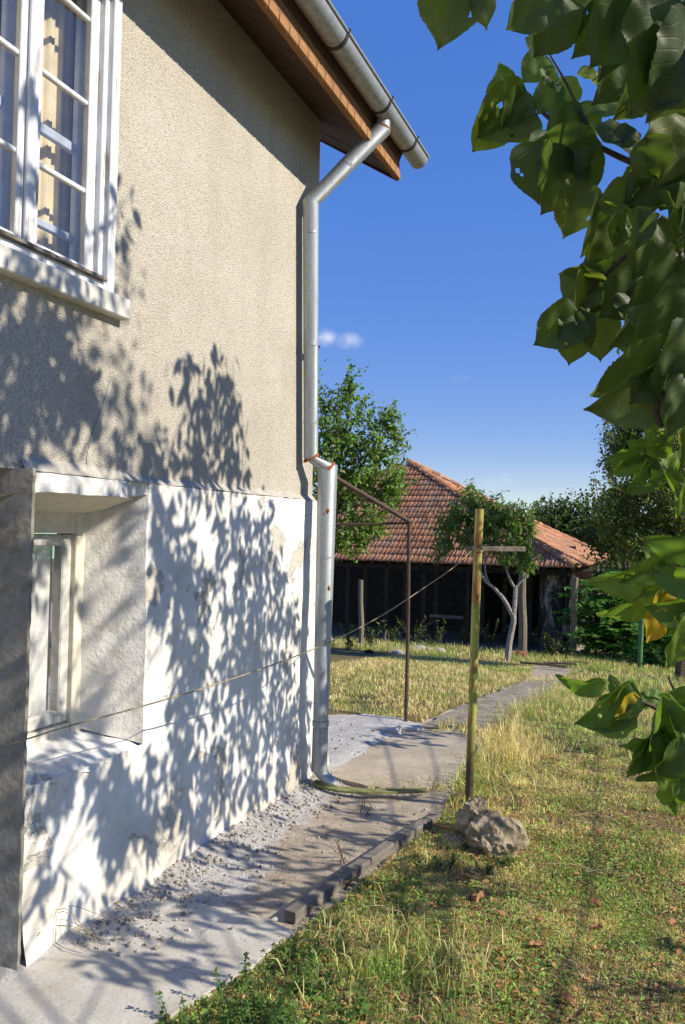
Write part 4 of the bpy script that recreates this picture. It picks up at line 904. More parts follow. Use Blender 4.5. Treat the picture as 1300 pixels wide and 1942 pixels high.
barnpost(685, 1100, 1228, 17, .055); barnpost(991, 1082, 1246, 17, .085); barnpost(1086, 1095, 1248, 17, .07, lean=6); barnpost(1112, 1140, 1246, 17, .05, lean=4); barnpost(1031, 1085, 1225, 17.5, .09); barnpost(727, 1195, 1225, 17, .03, lean=6)
# brick gable patch on the right wall
for r in range(6):
    for c_ in range(3):
        x_ = bx1 - .13 + c_ * .13 + (r % 2) * .05; z_ = ZE - .1 - r * .075
        MB().box((x_, by0 + .55, z_ - .065), (x_ + .12, by0 + .67, z_)).build('brick', 'brick', barn)
# wire netting across the opening
s = MB(); xL, xR = bx1 - 6.2, bx1 - 2.3; zb_, zt_ = bgz - .05, ZE - .1; yv = by0 + .10; H_ = zt_ - zb_
def strip(a, b_, wd=.005):
    d = (b_ - a) / np.linalg.norm(b_ - a); nn_ = np.cross(d, (0, 1.0, 0)) * wd / 2; s.add([a - nn_, a + nn_, b_ + nn_, b_ - nn_], [(0, 1, 2, 3)])
x_ = xL - H_
while x_ < xR:
    for sg in (0, 1):
        a = np.array((x_, yv + .002 * sg, zb_ if not sg else zt_)); b_ = np.array((x_ + H_, yv + .002 * sg, zt_ if not sg else zb_))
        k0 = max(0, (xL - x_) / H_); k1 = min(1, (xR - x_) / H_)
        if k1 > k0: strip(a + (b_ - a) * k0, a + (b_ - a) * k1)
    x_ += .085
o = s.build('wire_netting', 'wire', barn); o['kind'] = 'stuff'
MB().box((atd(785, 1176, 17.6)[0], by0 + .5, atd(785, 1180, 17.6)[2]), (atd(860, 1178, 17.6)[0], by0 + .56, atd(785, 1174, 17.6)[2])).build('rail', 'post', barn)
# clutter at the front of the barn
cl = [(755, 1240, .16, .05, 'concrete'), (800, 1236, .22, .08, 'concrete'), (835, 1240, .20, .07, 'concrete'), (872, 1243, .10, .06, 'stone'), (935, 1248, .16, .05, 'concrete'), (990, 1250, .14, .09, 'brick'), (700, 1240, .12, .05, 'darkwall')]
LB = ('pale concrete scrap lying leftmost under the barn netting', 'large pale concrete scrap left of the yellow post before the barn', 'broken concrete slab just left of the yellow post before the barn', 'small stone right behind the yellow post before the barn', 'flat pale scrap at the foot of the peach tree', 'reddish lump right of the peach tree foot', 'dark clod beside the thin barn post')
for k, (px, py, a, h, mm) in enumerate(cl): stone(px, py, 0, (a, a * .6, h), LB[k], 60 + k, 'rubble_piece', mm, 2, .4, cat='rubble')
for k, (px, py, ln) in enumerate(((1050, 1262, .7), (1030, 1266, .8), (1085, 1263, .6), (1065, 1268, .5))):
    p = ong(px, py) + up * (.03 + .02 * k); d_ = np.array((math.cos(-.3 + .2 * k), math.sin(-.3 + .2 * k), 0)); s = MB(); s.tube([p - d_ * ln / 2, p + d_ * .05 + up * .01, p + d_ * ln / 2], .022, 6)
    o = s.build('dead_branch', 'bark', None, False, p); tag(o, 'dry grey branch on the scrap heap at the path end', 'branch', 'dead branches heaped at the path end')

# ================================================================== TREES
def limb(mb, pts, r0, r1, n=8, k=5):
    q = spline(pts, k); mb.tube(q, list(np.linspace(r0, r1, len(q))), n)
def shoot_crown(mass, mbw, shoots, lsize, base, tmpl, per=.045, droop=0., spread=.9, var=.35, yellow=.05, twig=.004, nbunch=1, jit=.03):
    """leaves set along shoots; shoots: list of (a, b)"""
    for a, b_ in shoots:
        L_ = np.linalg.norm(b_ - a); n_ = max(3, int(L_ / per)) * nbunch
        k = np.sort(rng.random(n_)) ** .85; d = (b_ - a) / L_
        pos = a + (b_ - a) * k[:, None] + rng.normal(0, jit, (n_, 3))
        tip = d * .5 + unit(n_) * spread + np.array((0, 0, -droop)); nr = unit(n_) * .7 + np.array((.25, -.1, .75))
        sz_ = lsize * rng.uniform(.65, 1.2, n_) * (1 - .35 * k ** 3)
        mass.add(*leaves(pos, tip, nr, sz_, greens(n_, base, var, yellow), tmpl))
        if mbw is not None and twig: mbw.tube([a, (a + b_) / 2 + rng.normal(0, .01, 3), b_], [twig * 1.6, twig, twig * .5], 5, False)
def blob_shoots(c, r, n, ln, upb=.5, shell=.55):
    out = []; u_ = unit(n); rad = rng.uniform(shell, 1, n) ** .7
    for i in range(n):
        p = np.array(c) + u_[i] * np.array(r) * rad[i]; d = u_[i] * .8 + np.array((0, 0, upb)) + rng.normal(0, .3, 3); d /= np.linalg.norm(d); q = ln * rng.uniform(.6, 1.3)
        out.append((p - d * q * .6, p + d * q * .4))
    return out

# pear tree standing behind the house corner
D = 10.5; base = ong(655, 1262); base = atd(575, 1285, D); base[2] = gz0(base[0], base[1])
tree = empty('pear_tree', base, 'bright green pear tree rising behind the downpipe and house corner', 'tree')
s = MB(); hubs = [atd(px, py, D + dd) for px, py, dd in ((665, 760, 0), (735, 800, .1), (620, 780, .4), (560, 760, .3), (745, 900, -.2), (640, 900, -.5), (690, 950, -.4), (560, 900, 0), (500, 820, .3), (660, 1010, -.3))]
mid_ = base + up * 1.0; limb(s, [base - up * .1, base + up * .5 + np.array((.02, 0, 0)), mid_, mid_ + up * .8], .075, .045)
for h in hubs: limb(s, [mid_ + up * rng.uniform(-.1, .8), (mid_ + up * .5 + h) / 2 + rng.normal(0, .06, 3), h], .03, .008, 6)
ms_ = Mass(); tw = s
sh_ = []
for c_, r, nn_, ln in (((662, 800), (.34, .4, .55), 46, .34), ((665, 735), (.10, .12, .30), 9, .32), ((728, 830), (.28, .35, .42), 40, .32), ((735, 790), (.13, .15, .22), 10, .28), ((610, 800), (.4, .5, .55), 40, .34), ((560, 770), (.4, .5, .6), 26, .34), ((520, 860), (.5, .6, .6), 26, .34), ((650, 900), (.48, .55, .45), 70, .32), ((725, 905), (.34, .4, .32), 46, .3), ((600, 950), (.5, .5, .5), 50, .32), ((690, 975), (.30, .4, .30), 40, .3), ((735, 945), (.16, .25, .2), 14, .26), ((660, 1025), (.30, .35, .22), 34, .26), ((715, 1000), (.15, .2, .16), 9, .22), ((650, 860), (.3, .3, .4), 30, .3)):
    sh_ += blob_shoots(atd(*c_, D), r, nn_, ln, .45)
for px, py in ((664, 700), (655, 725), (682, 748), (750, 768), (742, 775), (705, 765), (640, 752), (603, 735), (765, 868), (760, 885)):
    t_ = atd(px, py, D + rng.uniform(-.15, .15)); sh_.append((t_ - np.array((rng.normal(0, .04), rng.normal(0, .05), .42)), t_))
shoot_crown(ms_, tw, sh_, .070, (.16, .26, .062), LEAF_OVAL, .0135, .25, .9, .42, .05, .0035)
s.build('trunk', 'bark', tree); ms_.build('crown', 'leaf', tree)

# peach tree in front of the barn
pB = ong(962, 1258); Dp = (pB - CAM) @ CF
tree = empty('peach_tree', pB, 'small peach tree with pale forked trunk in front of the barn', 'tree')
A3 = lambda px, py, dd=0: atd(px, py, Dp + dd)
s = MB(); limb(s, [pB - up * .05, A3(966, 1220), A3(974, 1180), A3(974, 1165)], .062, .046, 9)
f1 = A3(974, 1170)
limb(s, [f1, A3(958, 1140), A3(940, 1118), A3(915, 1092), A3(905, 1040)], .045, .016); limb(s, [A3(944, 1124), A3(925, 1100), A3(920, 1065), A3(925, 1010)], .025, .010)
limb(s, [f1, A3(977, 1140), A3(978, 1118), A3(978, 1112)], .046, .036); limb(s, [A3(978, 1116), A3(968, 1100), A3(960, 1075), A3(950, 1040), A3(940, 990)], .028, .010); limb(s, [A3(978, 1116), A3(988, 1102), A3(1000, 1088), A3(1002, 1050), A3(985, 1000)], .028, .010)
limb(s, [A3(905, 1045), A3(880, 1010, .1), A3(860, 990, .2)], .014, .006, 6); limb(s, [A3(915, 1050), A3(900, 980), A3(893, 940)], .014, .005, 6)
ms_ = Mass(); sh_ = []
for c_, r, nn_, ln in (((893, 955), (.20, .25, .32), 30, .4), ((860, 985), (.22, .3, .28), 26, .36), ((925, 985), (.30, .4, .33), 46, .4), ((945, 965), (.18, .3, .22), 24, .36), ((980, 985), (.24, .3, .28), 34, .36), ((1000, 1010), (.14, .25, .28), 20, .34), ((950, 1025), (.36, .4, .20), 40, .34), ((900, 1020), (.28, .3, .25), 30, .34), ((845, 1020), (.12, .2, .22), 12, .3), ((1000, 1055), (.14, .2, .28), 22, .34), ((835, 1045), (.05, .1, .1), 4, .25), ((965, 1055), (.2, .25, .12), 12, .3)):
    sh_ += blob_shoots(A3(*c_), r, nn_, ln, .5)
for px, py in ((893, 910), (900, 918), (886, 925), (905, 930), (935, 935), (942, 940), (985, 948), (992, 950), (965, 952), (870, 945), (858, 960), (1008, 975), (1012, 990), (846, 985), (835, 1010), (830, 1030), (915, 945), (955, 945)): sh_.append((A3(px, py) - np.array((rng.normal(0, .05), 0, .4)), A3(px, py)))
shoot_crown(ms_, s, sh_, .145, (.13, .215, .05), LEAF_LANCE, .026, .75, .75, .4, .06, .004)
s.build('trunk', 'palebark', tree); ms_.build('crown', 'leaf', tree)

def bushy(name, px, pyb, D, blobs, lsize, base, label, per=.04, tmpl=LEAF_OVAL, bark='bark', droop=.2, tops=(), cat='tree', yellow=.06, ln=.4, rt=.09):
    b_ = atd(px, pyb, D); b_[2] = gz0(b_[0], b_[1]); tree = empty(name, b_, label, cat); s = MB(); ms_ = Mass(); sh_ = []
    zt = max(atd(c_[0], c_[1], D)[2] for c_, r, n_ in blobs); top = b_ + (zt - b_[2]) * .6 * up
    limb(s, [b_ - up * .15, b_ + (top - b_) * .4 + np.array((.05, 0, 0)), top], rt, rt * .4)
    for c_, r, n_ in blobs:
        h = atd(c_[0], c_[1], D + (c_[2] if len(c_) > 2 else 0)); limb(s, [b_ + (top - b_) * rng.uniform(.3, .9), (top + h) / 2 + rng.normal(0, .08, 3) - up * .1, h], rt * .4, .012, 6); sh_ += blob_shoots(h, r, n_, ln, .4, .35)
    for x_, y_ in tops: t_ = atd(x_, y_, D - .3); sh_.append((t_ - np.array((rng.normal(0, .08), 0, .5)), t_))
    shoot_crown(ms_, s, sh_, lsize, base, tmpl, per, droop, .9, .45, yellow, .005, 2, .05)
    s.build('trunk', bark, tree); ms_.build('crown', 'leaf', tree); return tree
# plum tree at the right, beyond the lawn
bushy('plum_tree', 1290, 1250, 12.5, [((1185, 835), (.30, .4, .42), 60), ((1205, 770), (.26, .4, .4), 40), ((1290, 640), (.45, .5, .6), 70), ((1255, 730), (.4, .5, .5), 70), ((1330, 700), (.5, .6, .6), 50), ((1190, 900), (.36, .5, .7), 60), ((1240, 830), (.5, .6, .6), 70), ((1300, 780), (.6, .7, .6), 60), ((1230, 960), (.6, .7, .5), 90), ((1290, 900), (.6, .7, .6), 90), ((1180, 1000), (.4, .5, .35), 50), ((1240, 1040), (.6, .6, .35), 80), ((1320, 1010), (.6, .7, .5), 80), ((1150, 990), (.18, .3, .2), 14), ((1380, 900), (.8, .8, .8), 60)],
        .074, (.14, .19, .05), 'dense dark plum tree behind the green post on the right', .03, tops=((1146, 792), (1160, 800), (1128, 900), (1122, 915), (1150, 830), (1168, 880), (1158, 850), (1170, 655), (1190, 520), (1195, 660), (1180, 700)), yellow=.14)
bushy('plum_tree', 1190, 1235, 17.5, [((1150, 1090, 2.5), (.7, .6, .55), 70), ((1195, 1100, 2.5), (.8, .6, .6), 60), ((1250, 1110, 2), (.8, .6, .6), 60), ((1165, 1020), (.5, .6, .5), 60), ((1200, 1000), (.7, .8, .7), 80), ((1130, 1010), (.35, .5, .3), 30), ((1260, 960), (.9, .9, .9), 80), ((1170, 960), (.5, .7, .5), 50)], .095, (.055, .09, .028), 'shadowy tree standing against the right wall of the barn', .04, tops=((1130, 960), (1160, 930)))
# far hedge behind the barn
for k, (px, py, rr, lb) in enumerate(((1015, 985, (2.0, 2, 1.4), 'far green bush showing just over the barn roof corner'), (1065, 975, (2.2, 2, 1.3), 'far hazy bush in the middle of the hedge behind the barn'), (1120, 972, (2.2, 2, 1.5), 'far bush behind the barn beside the plum tree'), (960, 1000, (2, 2, 1.2), 'far bush mostly hidden by the barn roof'))):
    py += 18
    bushy('far_bush', px, 1060, 42, [((px, py), rr, 150), ((px + 18, py + 6), (1.6, 1.6, 1.2), 80)], .22, (.07, .115, .04), lb, .11, tops=((px - 8, py - 28), (px + 12, py - 26)), cat='bush', ln=1.0)
# long wooded skyline far off
ms_ = Mass(); pos = []
for k in range(900):
    x_ = rng.uniform(-110, 60); z_ = rng.uniform(-2, 2.2 + 1.2 * noise.noise((x_ * .06, 0, 0))); pos.append((x_, 130 + rng.uniform(-6, 6), z_))
pos = np.array(pos); ms_.add(*leaves(pos, unit(900), unit(900) + np.array((0, -1, .4)), rng.uniform(2, 4.5, 900), greens(900, (.06, .09, .045), .25, 0)))
o = ms_.build('distant_wood', 'leaf', None); tag(o, 'distant dark wood along the skyline beyond the barn', 'wood', kind='stuff')

# tree-of-heaven thicket right of the barn
def frond(mass, a, b_, n_, ls, base):
    d = b_ - a; L_ = np.linalg.norm(d); d /= L_; sd_ = np.cross(d, up); sd_ /= np.linalg.norm(sd_) + 1e-9
    k = np.repeat(np.linspace(.15, 1, n_), 2); sg = np.tile((1, -1), n_); pos = a + d * L_ * k[:, None] - up * (.18 * L_ * k ** 2)[:, None]
    tip = sd_ * sg[:, None] + d * .45 - up * .25 + rng.normal(0, .12, (2 * n_, 3)); mass.add(*leaves(pos, tip, np.tile(up, (2 * n_, 1)) + rng.normal(0, .2, (2 * n_, 3)), ls * (1 - .5 * (k - .35) ** 2) * rng.uniform(.85, 1.15, 2 * n_), greens(2 * n_, base, .35, .02), LEAF_LONG))
for k, (px, pyb, pyt, lb) in enumerate(((1130, 1246, 1095, 'pinnate leaved green sapling against the barn corner post'), (1165, 1248, 1110, 'lush pinnate leaved sapling in the middle of the thicket'), (1198, 1248, 1130, 'pinnate leaved sapling left of the green post'), (1255, 1262, 1185, 'low pinnate leaved sapling right of the green post'))):
    b_ = ong(px, pyb); D_ = (b_ - CAM) @ CF; t_ = atd(px, pyt, D_); o = empty('sapling', b_, lb, 'shrub', 'pinnate leaved saplings beside the barn'); ms_ = Mass(); s = MB()
    s.tube([b_ - up * .1, (b_ + t_) / 2, t_], [.03, .022, .01], 7); H_ = t_[2] - b_[2]
    for j in range(80):
        z_ = b_ + (t_ - b_) * rng.uniform(.08, 1.0); a = rng.uniform(0, 2 * math.pi); q = np.array((math.cos(a), math.sin(a) - .3, rng.uniform(-.1, .7))); frond(ms_, z_, z_ + q * rng.uniform(.45, .85) * min(1, H_), 10, .17, (.11, .26, .052))
    s.build('stem', 'twig', o); ms_.build('foliage', 'leaf', o)
def weed(px, py, h, n_, label, base=(.07, .12, .035), ls=.06, group='weeds at the foot of the barn', stems=7, tm=LEAF_LONG, sp=.35):
    b_ = ong(px, py); o = empty('weed', b_, label, 'weed', group); ms_ = Mass(); s = MB()
    for j in range(stems):
        t_ = b_ + np.array((rng.normal(0, sp) * h, rng.normal(0, sp) * h, h * rng.uniform(.6, 1.1))); s.tube([b_ + rng.normal(0, .02, 3) * (1, 1, 0), (b_ + t_) / 2 + rng.normal(0, .02, 3), t_], [.008 * h ** .6, .006 * h ** .6, .003 * h ** .6], 5, False)
        k = rng.uniform(.15, 1, n_); pos = b_ + (t_ - b_) * k[:, None]; tip = unit(n_) + np.array((0, 0, .15)); ms_.add(*leaves(pos, tip, unit(n_) * .5 + up, ls * rng.uniform(.5, 1.2, n_), greens(n_, base), tm))
    s.build('stem', 'twig', o); ms_.build('foliage', 'leaf', o)
for px, py, h in ((1010, 1238, .6), (1032, 1245, .7), (1052, 1248, .55), (1075, 1250, .4), (745, 1225, .6), (660, 1235, .5), (785, 1225, .7), (830, 1228, .6), (880, 1225, .5), (930, 1230, .7), (1262, 1272, .5), (1290, 1268, .5), (700, 1228, .5)):
    weed(px, py, h, 16, {1010: 'grey green bush right of the thick barn post', 1032: 'tallest grey green bush before the flaking mud wall', 1052: 'grey green bush left of the barn corner post', 1075: 'low weed at the foot of the barn corner post', 745: 'weed in front of the netting left of the pipe frame upright', 660: 'weed at the barn just right of the downpipe', 785: 'tall weed in front of the netting right of the pipe frame', 830: 'weed before the netting midway between pipe frame and yellow post', 880: 'weed before the barn hidden beside the yellow post', 930: 'weed left of the peach trunk in the barn shade', 1262: 'bright green weed just right of the green post', 1290: 'bright green weed at the right edge by the wooden stake', 700: 'weed at the foot of the thin barn post'}[px], (.075, .11, .045) if px < 1100 else (.06, .13, .03), .09, 'weeds at the foot of the barn' if px < 1100 else 'weeds by the green post')
# green post on the right
gb = ong(1213, 1268); gt = atd(1222, 1070, (gb - CAM) @ CF); o = empty('green_post', gb, 'slim green painted pipe post in front of the dark thicket', 'post')
s = MB(); s.tube([gb - up * .1, (gb + gt) / 2, gt], .045, 12); autosmooth(s.build('pole', 'greenpost', o, True)); s = MB(); s.tube([gt, gt + up * .02], .052, 12); s.build('cap', 'darkiron', o)
gb = ong(1288, 1262); gt = atd(1291, 1150, (gb - CAM) @ CF + .5); o = empty('wooden_stake', gb, 'grey wooden stake at the right edge behind the weeds', 'stake'); s = MB(); s.tube([gb - up * .1, (gb + gt) / 2 + np.array((.02, 0, 0)), gt], [.05, .045, .04], 8); s.build('stake', 'post', o)

# ------------------------------------------------------------------ foreground fruit trees at the right
PRU = np.linspace(0, 1, 61); PRW = np.interp(PRU, [0, .03, .09, .18, .3, .42, .55, .68, .78, .86, .91, .955, 1], [.05, .40, .76, .95, 1.0, 1.0, .97, .87, .72, .50, .29, .10, 0]); PRW = np.convolve(np.pad(PRW, 2, 'edge'), np.ones(5) / 5, 'valid'); PRW[-1] = 0
def hero_mesh(name, w_, tip_, curl, cup, holes, seed, mname, ser=.011, asym=0.):
    r_ = random.Random(seed); NU, NV = 36, 12; V = []; UV = []
    for i in range(NU + 1):
        u_ = i / NU; hw_ = w_ * float(np.interp(u_, PRU, PRW))
        if i == NU: hw_ = 0
        if i == 0: hw_ = .02
        for j in range(-NV // 2, NV // 2 + 1):
            v_ = j / (NV / 2); e = hw_ * v_; ys = u_ * (1 + tip_ * max(0, u_ - .8))
            if abs(j) == NV // 2 and 0 < i < NU: e *= 1 + (ser / .35 if i % 2 else 0) + .05 * (r_.random() - .5)
            z_ = cup * abs(v_) * hw_ * 1.2 - curl * (u_ - .3) ** 2 + .035 * math.sin(u_ * 9 + seed) * abs(v_) ** 2 + .03 * math.sin(v_ * 4 + u_ * 10 + seed) + .02 * math.sin(u_ * 17 + seed * 2) * v_
            V.append((e + asym * u_ * u_ + .05 * math.sin(seed * 1.7) * u_ * u_ + (.007 * (r_.random() - .5) if abs(j) < NV // 2 and 1 < i < NU - 1 else 0), ys + (.010 * (r_.random() - .5) if 1 < i < NU - 1 else 0) - .10 * abs(v_) * (1 - u_) * (u_ < .25), z_)); UV.append((u_, v_))
    K_ = NV + 1; F = []
    hs = [(r_.uniform(.25, .9), r_.uniform(-.9, .9), r_.uniform(.02, .05)) for _ in range(holes)]
    for i in range(NU):
        for j in range(NV):
            uc, vc = (i + .5) / NU, (j + .5) / (NV / 2) - 1
            if any((uc - a) ** 2 + ((vc - b_) * w_) ** 2 < rr * rr for a, b_, rr in hs): continue
            F.append((i * K_ + j, i * K_ + j + 1, (i + 1) * K_ + j + 1, (i + 1) * K_ + j))
    me = bpy.data.meshes.new(name); me.from_pydata(V, [], F); me.update(); ul = me.uv_layers.new(name='UVMap')
    vi = np.zeros(len(me.loops), np.int32); me.loops.foreach_get('vertex_index', vi); ul.data.foreach_set('uv', np.array(UV, np.float32)[vi].ravel())
    me.polygons.foreach_set('use_smooth', [True] * len(me.polygons)); me.materials.append(M[mname]); return me
AP = [hero_mesh('apricot_leaf', .42 + .04 * (k % 3), .25, (.25, .05, .4, .15, .5, .3)[k], (.25, .5, .12, .8, .35, 1.1)[k], (0, 1, 0, 2, 0, 6)[k], 11 + k, 'apricot') for k in range(6)]
APY = [hero_mesh('backlit_young_apricot_leaf', .44 + .03 * (k % 3), .2, (.2, .05, .3, .15, .4, .3)[k], (.2, .4, .12, .6, .3, .8)[k], (0, 1, 0, 1, 0, 5)[k], 81 + k, 'backlityoungleaf') for k in range(6)]
CH = [hero_mesh('cherry_leaf', .27 + .03 * (k % 3), .2, (.2, .45, .1, .35, .6)[k], (.3, .6, .9, .15, .45)[k], (0, 1, 3, 0, 2)[k], 31 + k, 'cherry', .009) for k in range(5)]
YL_ = [hero_mesh('yellow_leaf', .32, .2, .25, .3, 1, 51, 'yellowleaf', .01)]
nleaf = 0
def hero(parent, me, px, py, D, size_px, ang, fwd=0., tilt=0., lean=0., pet=True):
    """leaf centred on a sight line; ang = direction of its tip (0 right, 90 up)"""
    global nleaf
    c_ = atd(px, py, D); size = size_px * D / FPX; a = math.radians(ang)
    tip = CR * math.cos(a) + CU * math.sin(a) + CF * fwd; nr = -CF + (CR * -math.sin(a) + CU * math.cos(a)) * lean + (CR * math.cos(a + 1.57) + CU * math.sin(a + 1.57)) * tilt
    A_ = rot_axes(tip[None], nr[None])[0]; p = c_ - A_[:, 1] * size * .5 - ORG[parent.name]
    o = bpy.data.objects.new('leaf', me); COL.objects.link(o); o.parent = parent
    o.matrix_local = Matrix([[A_[i, 0] * size, A_[i, 1] * size, A_[i, 2] * size, p[i]] for i in range(3)] + [[0, 0, 0, 1]]); nleaf += 1
    return c_ - A_[:, 1] * size * .5
ab = np.array((1.15, .15, gz0(1.15, .15))); apricot = empty('apricot_tree', ab, 'broad leaved apricot tree hanging dark leaves into the upper right', 'tree')
wood = MB(); limb(wood, [ab - up * .1, ab + up * .7 + np.array((.03, .02, 0)), ab + np.array((-.05, .2, 1.3))], .10, .07, 10)
fork = ab + np.array((-.05, .2, 1.3))
def br(pts, r0, r1, n=7): limb(wood, pts, r0, r1, n)
# limbs reaching into the picture
bA = [atd(px, py, D) for px, py, D in ((1420, 330, 1.30), (1300, 335, 1.34), (1205, 310, 1.38), (1130, 275, 1.40), (1060, 238, 1.42), (1005, 190, 1.44), (985, 162, 1.45))]
br([fork, (fork + bA[0]) / 2 + up * .1] + bA[:2], .04, .010); br(bA[1:], .0065, .0022, 6); br([bA[-1], atd(968, 140, 1.45), atd(945, 136, 1.45)], .002, .0012, 5)
bB = [atd(px, py, 1.40) for px, py in ((1140, 278), (1122, 250), (1098, 205), (1070, 150), (1040, 98))]; br(bB, .004, .0015, 6)
bC = [atd(px, py, D) for px, py, D in ((1420, 520, 1.2), (1300, 480, 1.2), (1215, 470, 1.22), (1150, 520, 1.24), (1110, 560, 1.25))]; br([fork, (fork + bC[0]) / 2] + bC[:2], .03, .008); br(bC[1:], .006, .002, 6)
bD = [atd(px, py, D) for px, py, D in ((1420, 690, 1.0), (1310, 720, 1.0), (1260, 745, 1.0), (1245, 780, 1.0), (1255, 810, 1.0))]; br([fork, (fork + bD[0]) / 2] + bD[:2], .025, .006); br(bD[1:], .0045, .0035, 6)
bE = [atd(px, py, D) for px, py, D in ((1450, -60, .95), (1300, -80, .95), (1100, -70, .92), (950, -60, .9), (860, -40, .88))]; br([fork, (fork + bE[0]) / 2 + up * .2] + bE[:2], .035, .008); br(bE[1:], .006, .002, 6)
# named silhouettes: (variant, px, py, D, length px, tip angle, fwd, tilt)
HL = [(1, 850, 15, .88, 165, -98, .1, .15), (0, 905, -5, .88, 120, -60, .2, .5), (0, 1010, 20, .95, 100, -150, .2, .3), (2, 1050, 45, .98, 130, -115, .1, .4), (3, 1115, 55, 1.0, 120, -120, .15, .5), (0, 1180, 45, .95, 190, -125, .1, .3), (2, 1250, 60, .92, 200, -100, .1, .4), (4, 1290, 130, .92, 200, -110, .0, .3), (1, 1240, 150, .94, 170, -120, .1, .2), (0, 1290, 20, .95, 200, -70, .1, .2), (3, 1140, 75, 1.0, 150, -85, .3, .6),
      (0, 1020, 82, 1.42, 48, 150, .0, .1), (2, 1014, 130, 1.42, 58, -130, 0, .1), (1, 1040, 150, 1.42, 40, -60, .1, .3), (0, 1036, 185, 1.42, 62, -120, .1, .2), (2, 1078, 180, 1.42, 60, -70, .1, .3), (3, 1118, 152, 1.42, 46, -20, .2, .7), (0, 1070, 235, 1.41, 72, -160, .2, .2), (1, 1110, 238, 1.41, 70, -50, .2, .4), (2, 1155, 200, 1.40, 55, 60, .3, .5), (4, 1060, 215, 1.43, 50, 130, .2, .3),
      (5, 938, 150, 1.45, 50, -110, .3, .9), (5, 950, 232, 1.45, 105, -150, .1, .2), (5, 925, 250, 1.47, 80, -120, .1, .3), (3, 968, 215, 1.43, 80, -115, .3, .6), (1, 990, 245, 1.44, 60, -130, .2, .3),
      (4, 1075, 275, 1.36, 110, 165, .3, .9), (0, 1030, 310, 1.38, 120, -105, .1, .2), (3, 1022, 330, 1.34, 100, -97, .1, -.9), (2, 1060, 345, 1.37, 130, -110, .1, .4), (0, 1110, 320, 1.38, 110, -70, .2, .3), (1, 1085, 400, 1.36, 110, -100, .2, .2), (2, 1180, 250, 1.34, 80, 30, .3, .5), (0, 1195, 275, 1.33, 70, -30, .2, .3), (4, 1165, 150, 1.2, 110, -115, .2, .7), (3, 1195, 180, 1.15, 110, -125, .2, .5), (0, 1240, 340, 1.1, 140, -140, .1, .2), (2, 1270, 280, 1.05, 150, -100, .1, .4), (1, 1290, 410, 1.05, 120, -95, .2, .5),
      (3, 1120, 430, 1.33, 120, -105, .1, .5), (4, 1150, 470, 1.32, 120, -120, .2, .5), (0, 1130, 520, 1.26, 80, 170, .3, .8), (3, 1105, 530, 1.26, 90, 155, .4, .9), (4, 1112, 560, 1.25, 110, -95, .1, .5), (1, 1055, 625, 1.24, 95, -140, .0, .15), (0, 1088, 640, 1.25, 110, -95, .0, .2), (0, 1135, 630, 1.26, 100, -80, .0, .2), (2, 1185, 560, 1.2, 120, -130, .1, .4), (3, 1190, 610, 1.18, 120, -120, .2, .6), (4, 1250, 540, 1.1, 150, -125, .1, .5), (0, 1230, 470, 1.15, 130, -110, .1, .3), (2, 1260, 620, 1.05, 150, -130, .2, .4),
      (3, 1185, 735, 1.02, 175, -150, .1, .7), (4, 1205, 715, 1.04, 170, -145, .1, .4), (1, 1230, 720, 1.0, 120, -120, .1, .2), (0, 1285, 690, .98, 170, -110, .1, .4), (2, 1290, 770, .98, 120, -95, .1, .5)]
for v_, px, py, D_, sp, an, fw, ti in HL: hero(apricot, (APY if D_ > 1.395 and sp < 85 else AP)[v_], px, py, D_, sp * (.86 if sp > 105 else 1.0), an, fw, ti)
def edge(y): return np.interp(y, [0, 40, 90, 130, 200, 250, 300, 360, 420, 470, 520, 570, 620, 680, 740, 790], [970, 1030, 1150, 1200, 1215, 1200, 1175, 1120, 1110, 1130, 1165, 1150, 1185, 1200, 1190, 1240])
cnt = 0
while cnt < 135:
    py = rng.uniform(-60, 780); e_ = edge(max(py, 0)); px = rng.uniform(e_ + 45, 1420)
    D_ = rng.uniform(1.0, 1.6) if px < 1350 else rng.uniform(.9, 1.6)
    hero(apricot, AP[rng.integers(6)], px, py, D_, rng.uniform(.042, .066) * FPX / D_, -100 + rng.normal(0, 38), rng.normal(.15, .3), rng.normal(.3, .4), rng.normal(0, .3)); cnt += 1
for k in range(26):   # twigs carrying the hanging leaves
    py = rng.uniform(0, 760); px = rng.uniform(edge(py) + 60, 1330); D_ = rng.uniform(1.05, 1.5); a = atd(px + 120, py + rng.uniform(-60, 90), D_ + .1); br([a, atd(px + 50, py - 10, D_ + .05), atd(px, py + rng.uniform(-30, 60), D_)], .004, .0015, 5)

# second tree: lighter, narrow leaves hanging at the lower right
cb = np.array((2.3, 1.35, gz0(2.3, 1.35))); cherry = empty('cherry_tree', cb, 'cherry tree with light narrow leaves hanging at the lower right', 'tree')
wood2 = MB(); cf = cb + np.array((-.1, .15, 1.5)); limb(wood2, [cb - up * .1, cb + up * .8 + np.array((.04, 0, 0)), cf], .12, .085, 10)
def br2(pts, r0, r1, n=7): limb(wood2, pts, r0, r1, n)
c1 = [atd(px, py, D) for px, py, D in ((1480, 1180, 1.15), (1380, 1160, 1.12), (1300, 1135, 1.1), (1262, 1118, 1.1), (1245, 1098, 1.1), (1240, 1070, 1.1))]
c2 = [atd(px, py, D) for px, py, D in ((1480, 1440, 1.2), (1360, 1370, 1.15), (1275, 1358, 1.12), (1235, 1338, 1.12), (1190, 1318, 1.12), (1165, 1292, 1.12)) ]
c3 = [atd(px, py, D) for px, py, D in ((1300, 1390, 1.15), (1285, 1400, 1.13), (1262, 1418, 1.12), (1250, 1432, 1.12))]
c4 = [atd(px, py, D) for px, py, D in ((1420, 980, 1.5), (1330, 960, 1.5), (1270, 900, 1.5), (1235, 870, 1.5), (1200, 850, 1.5))]
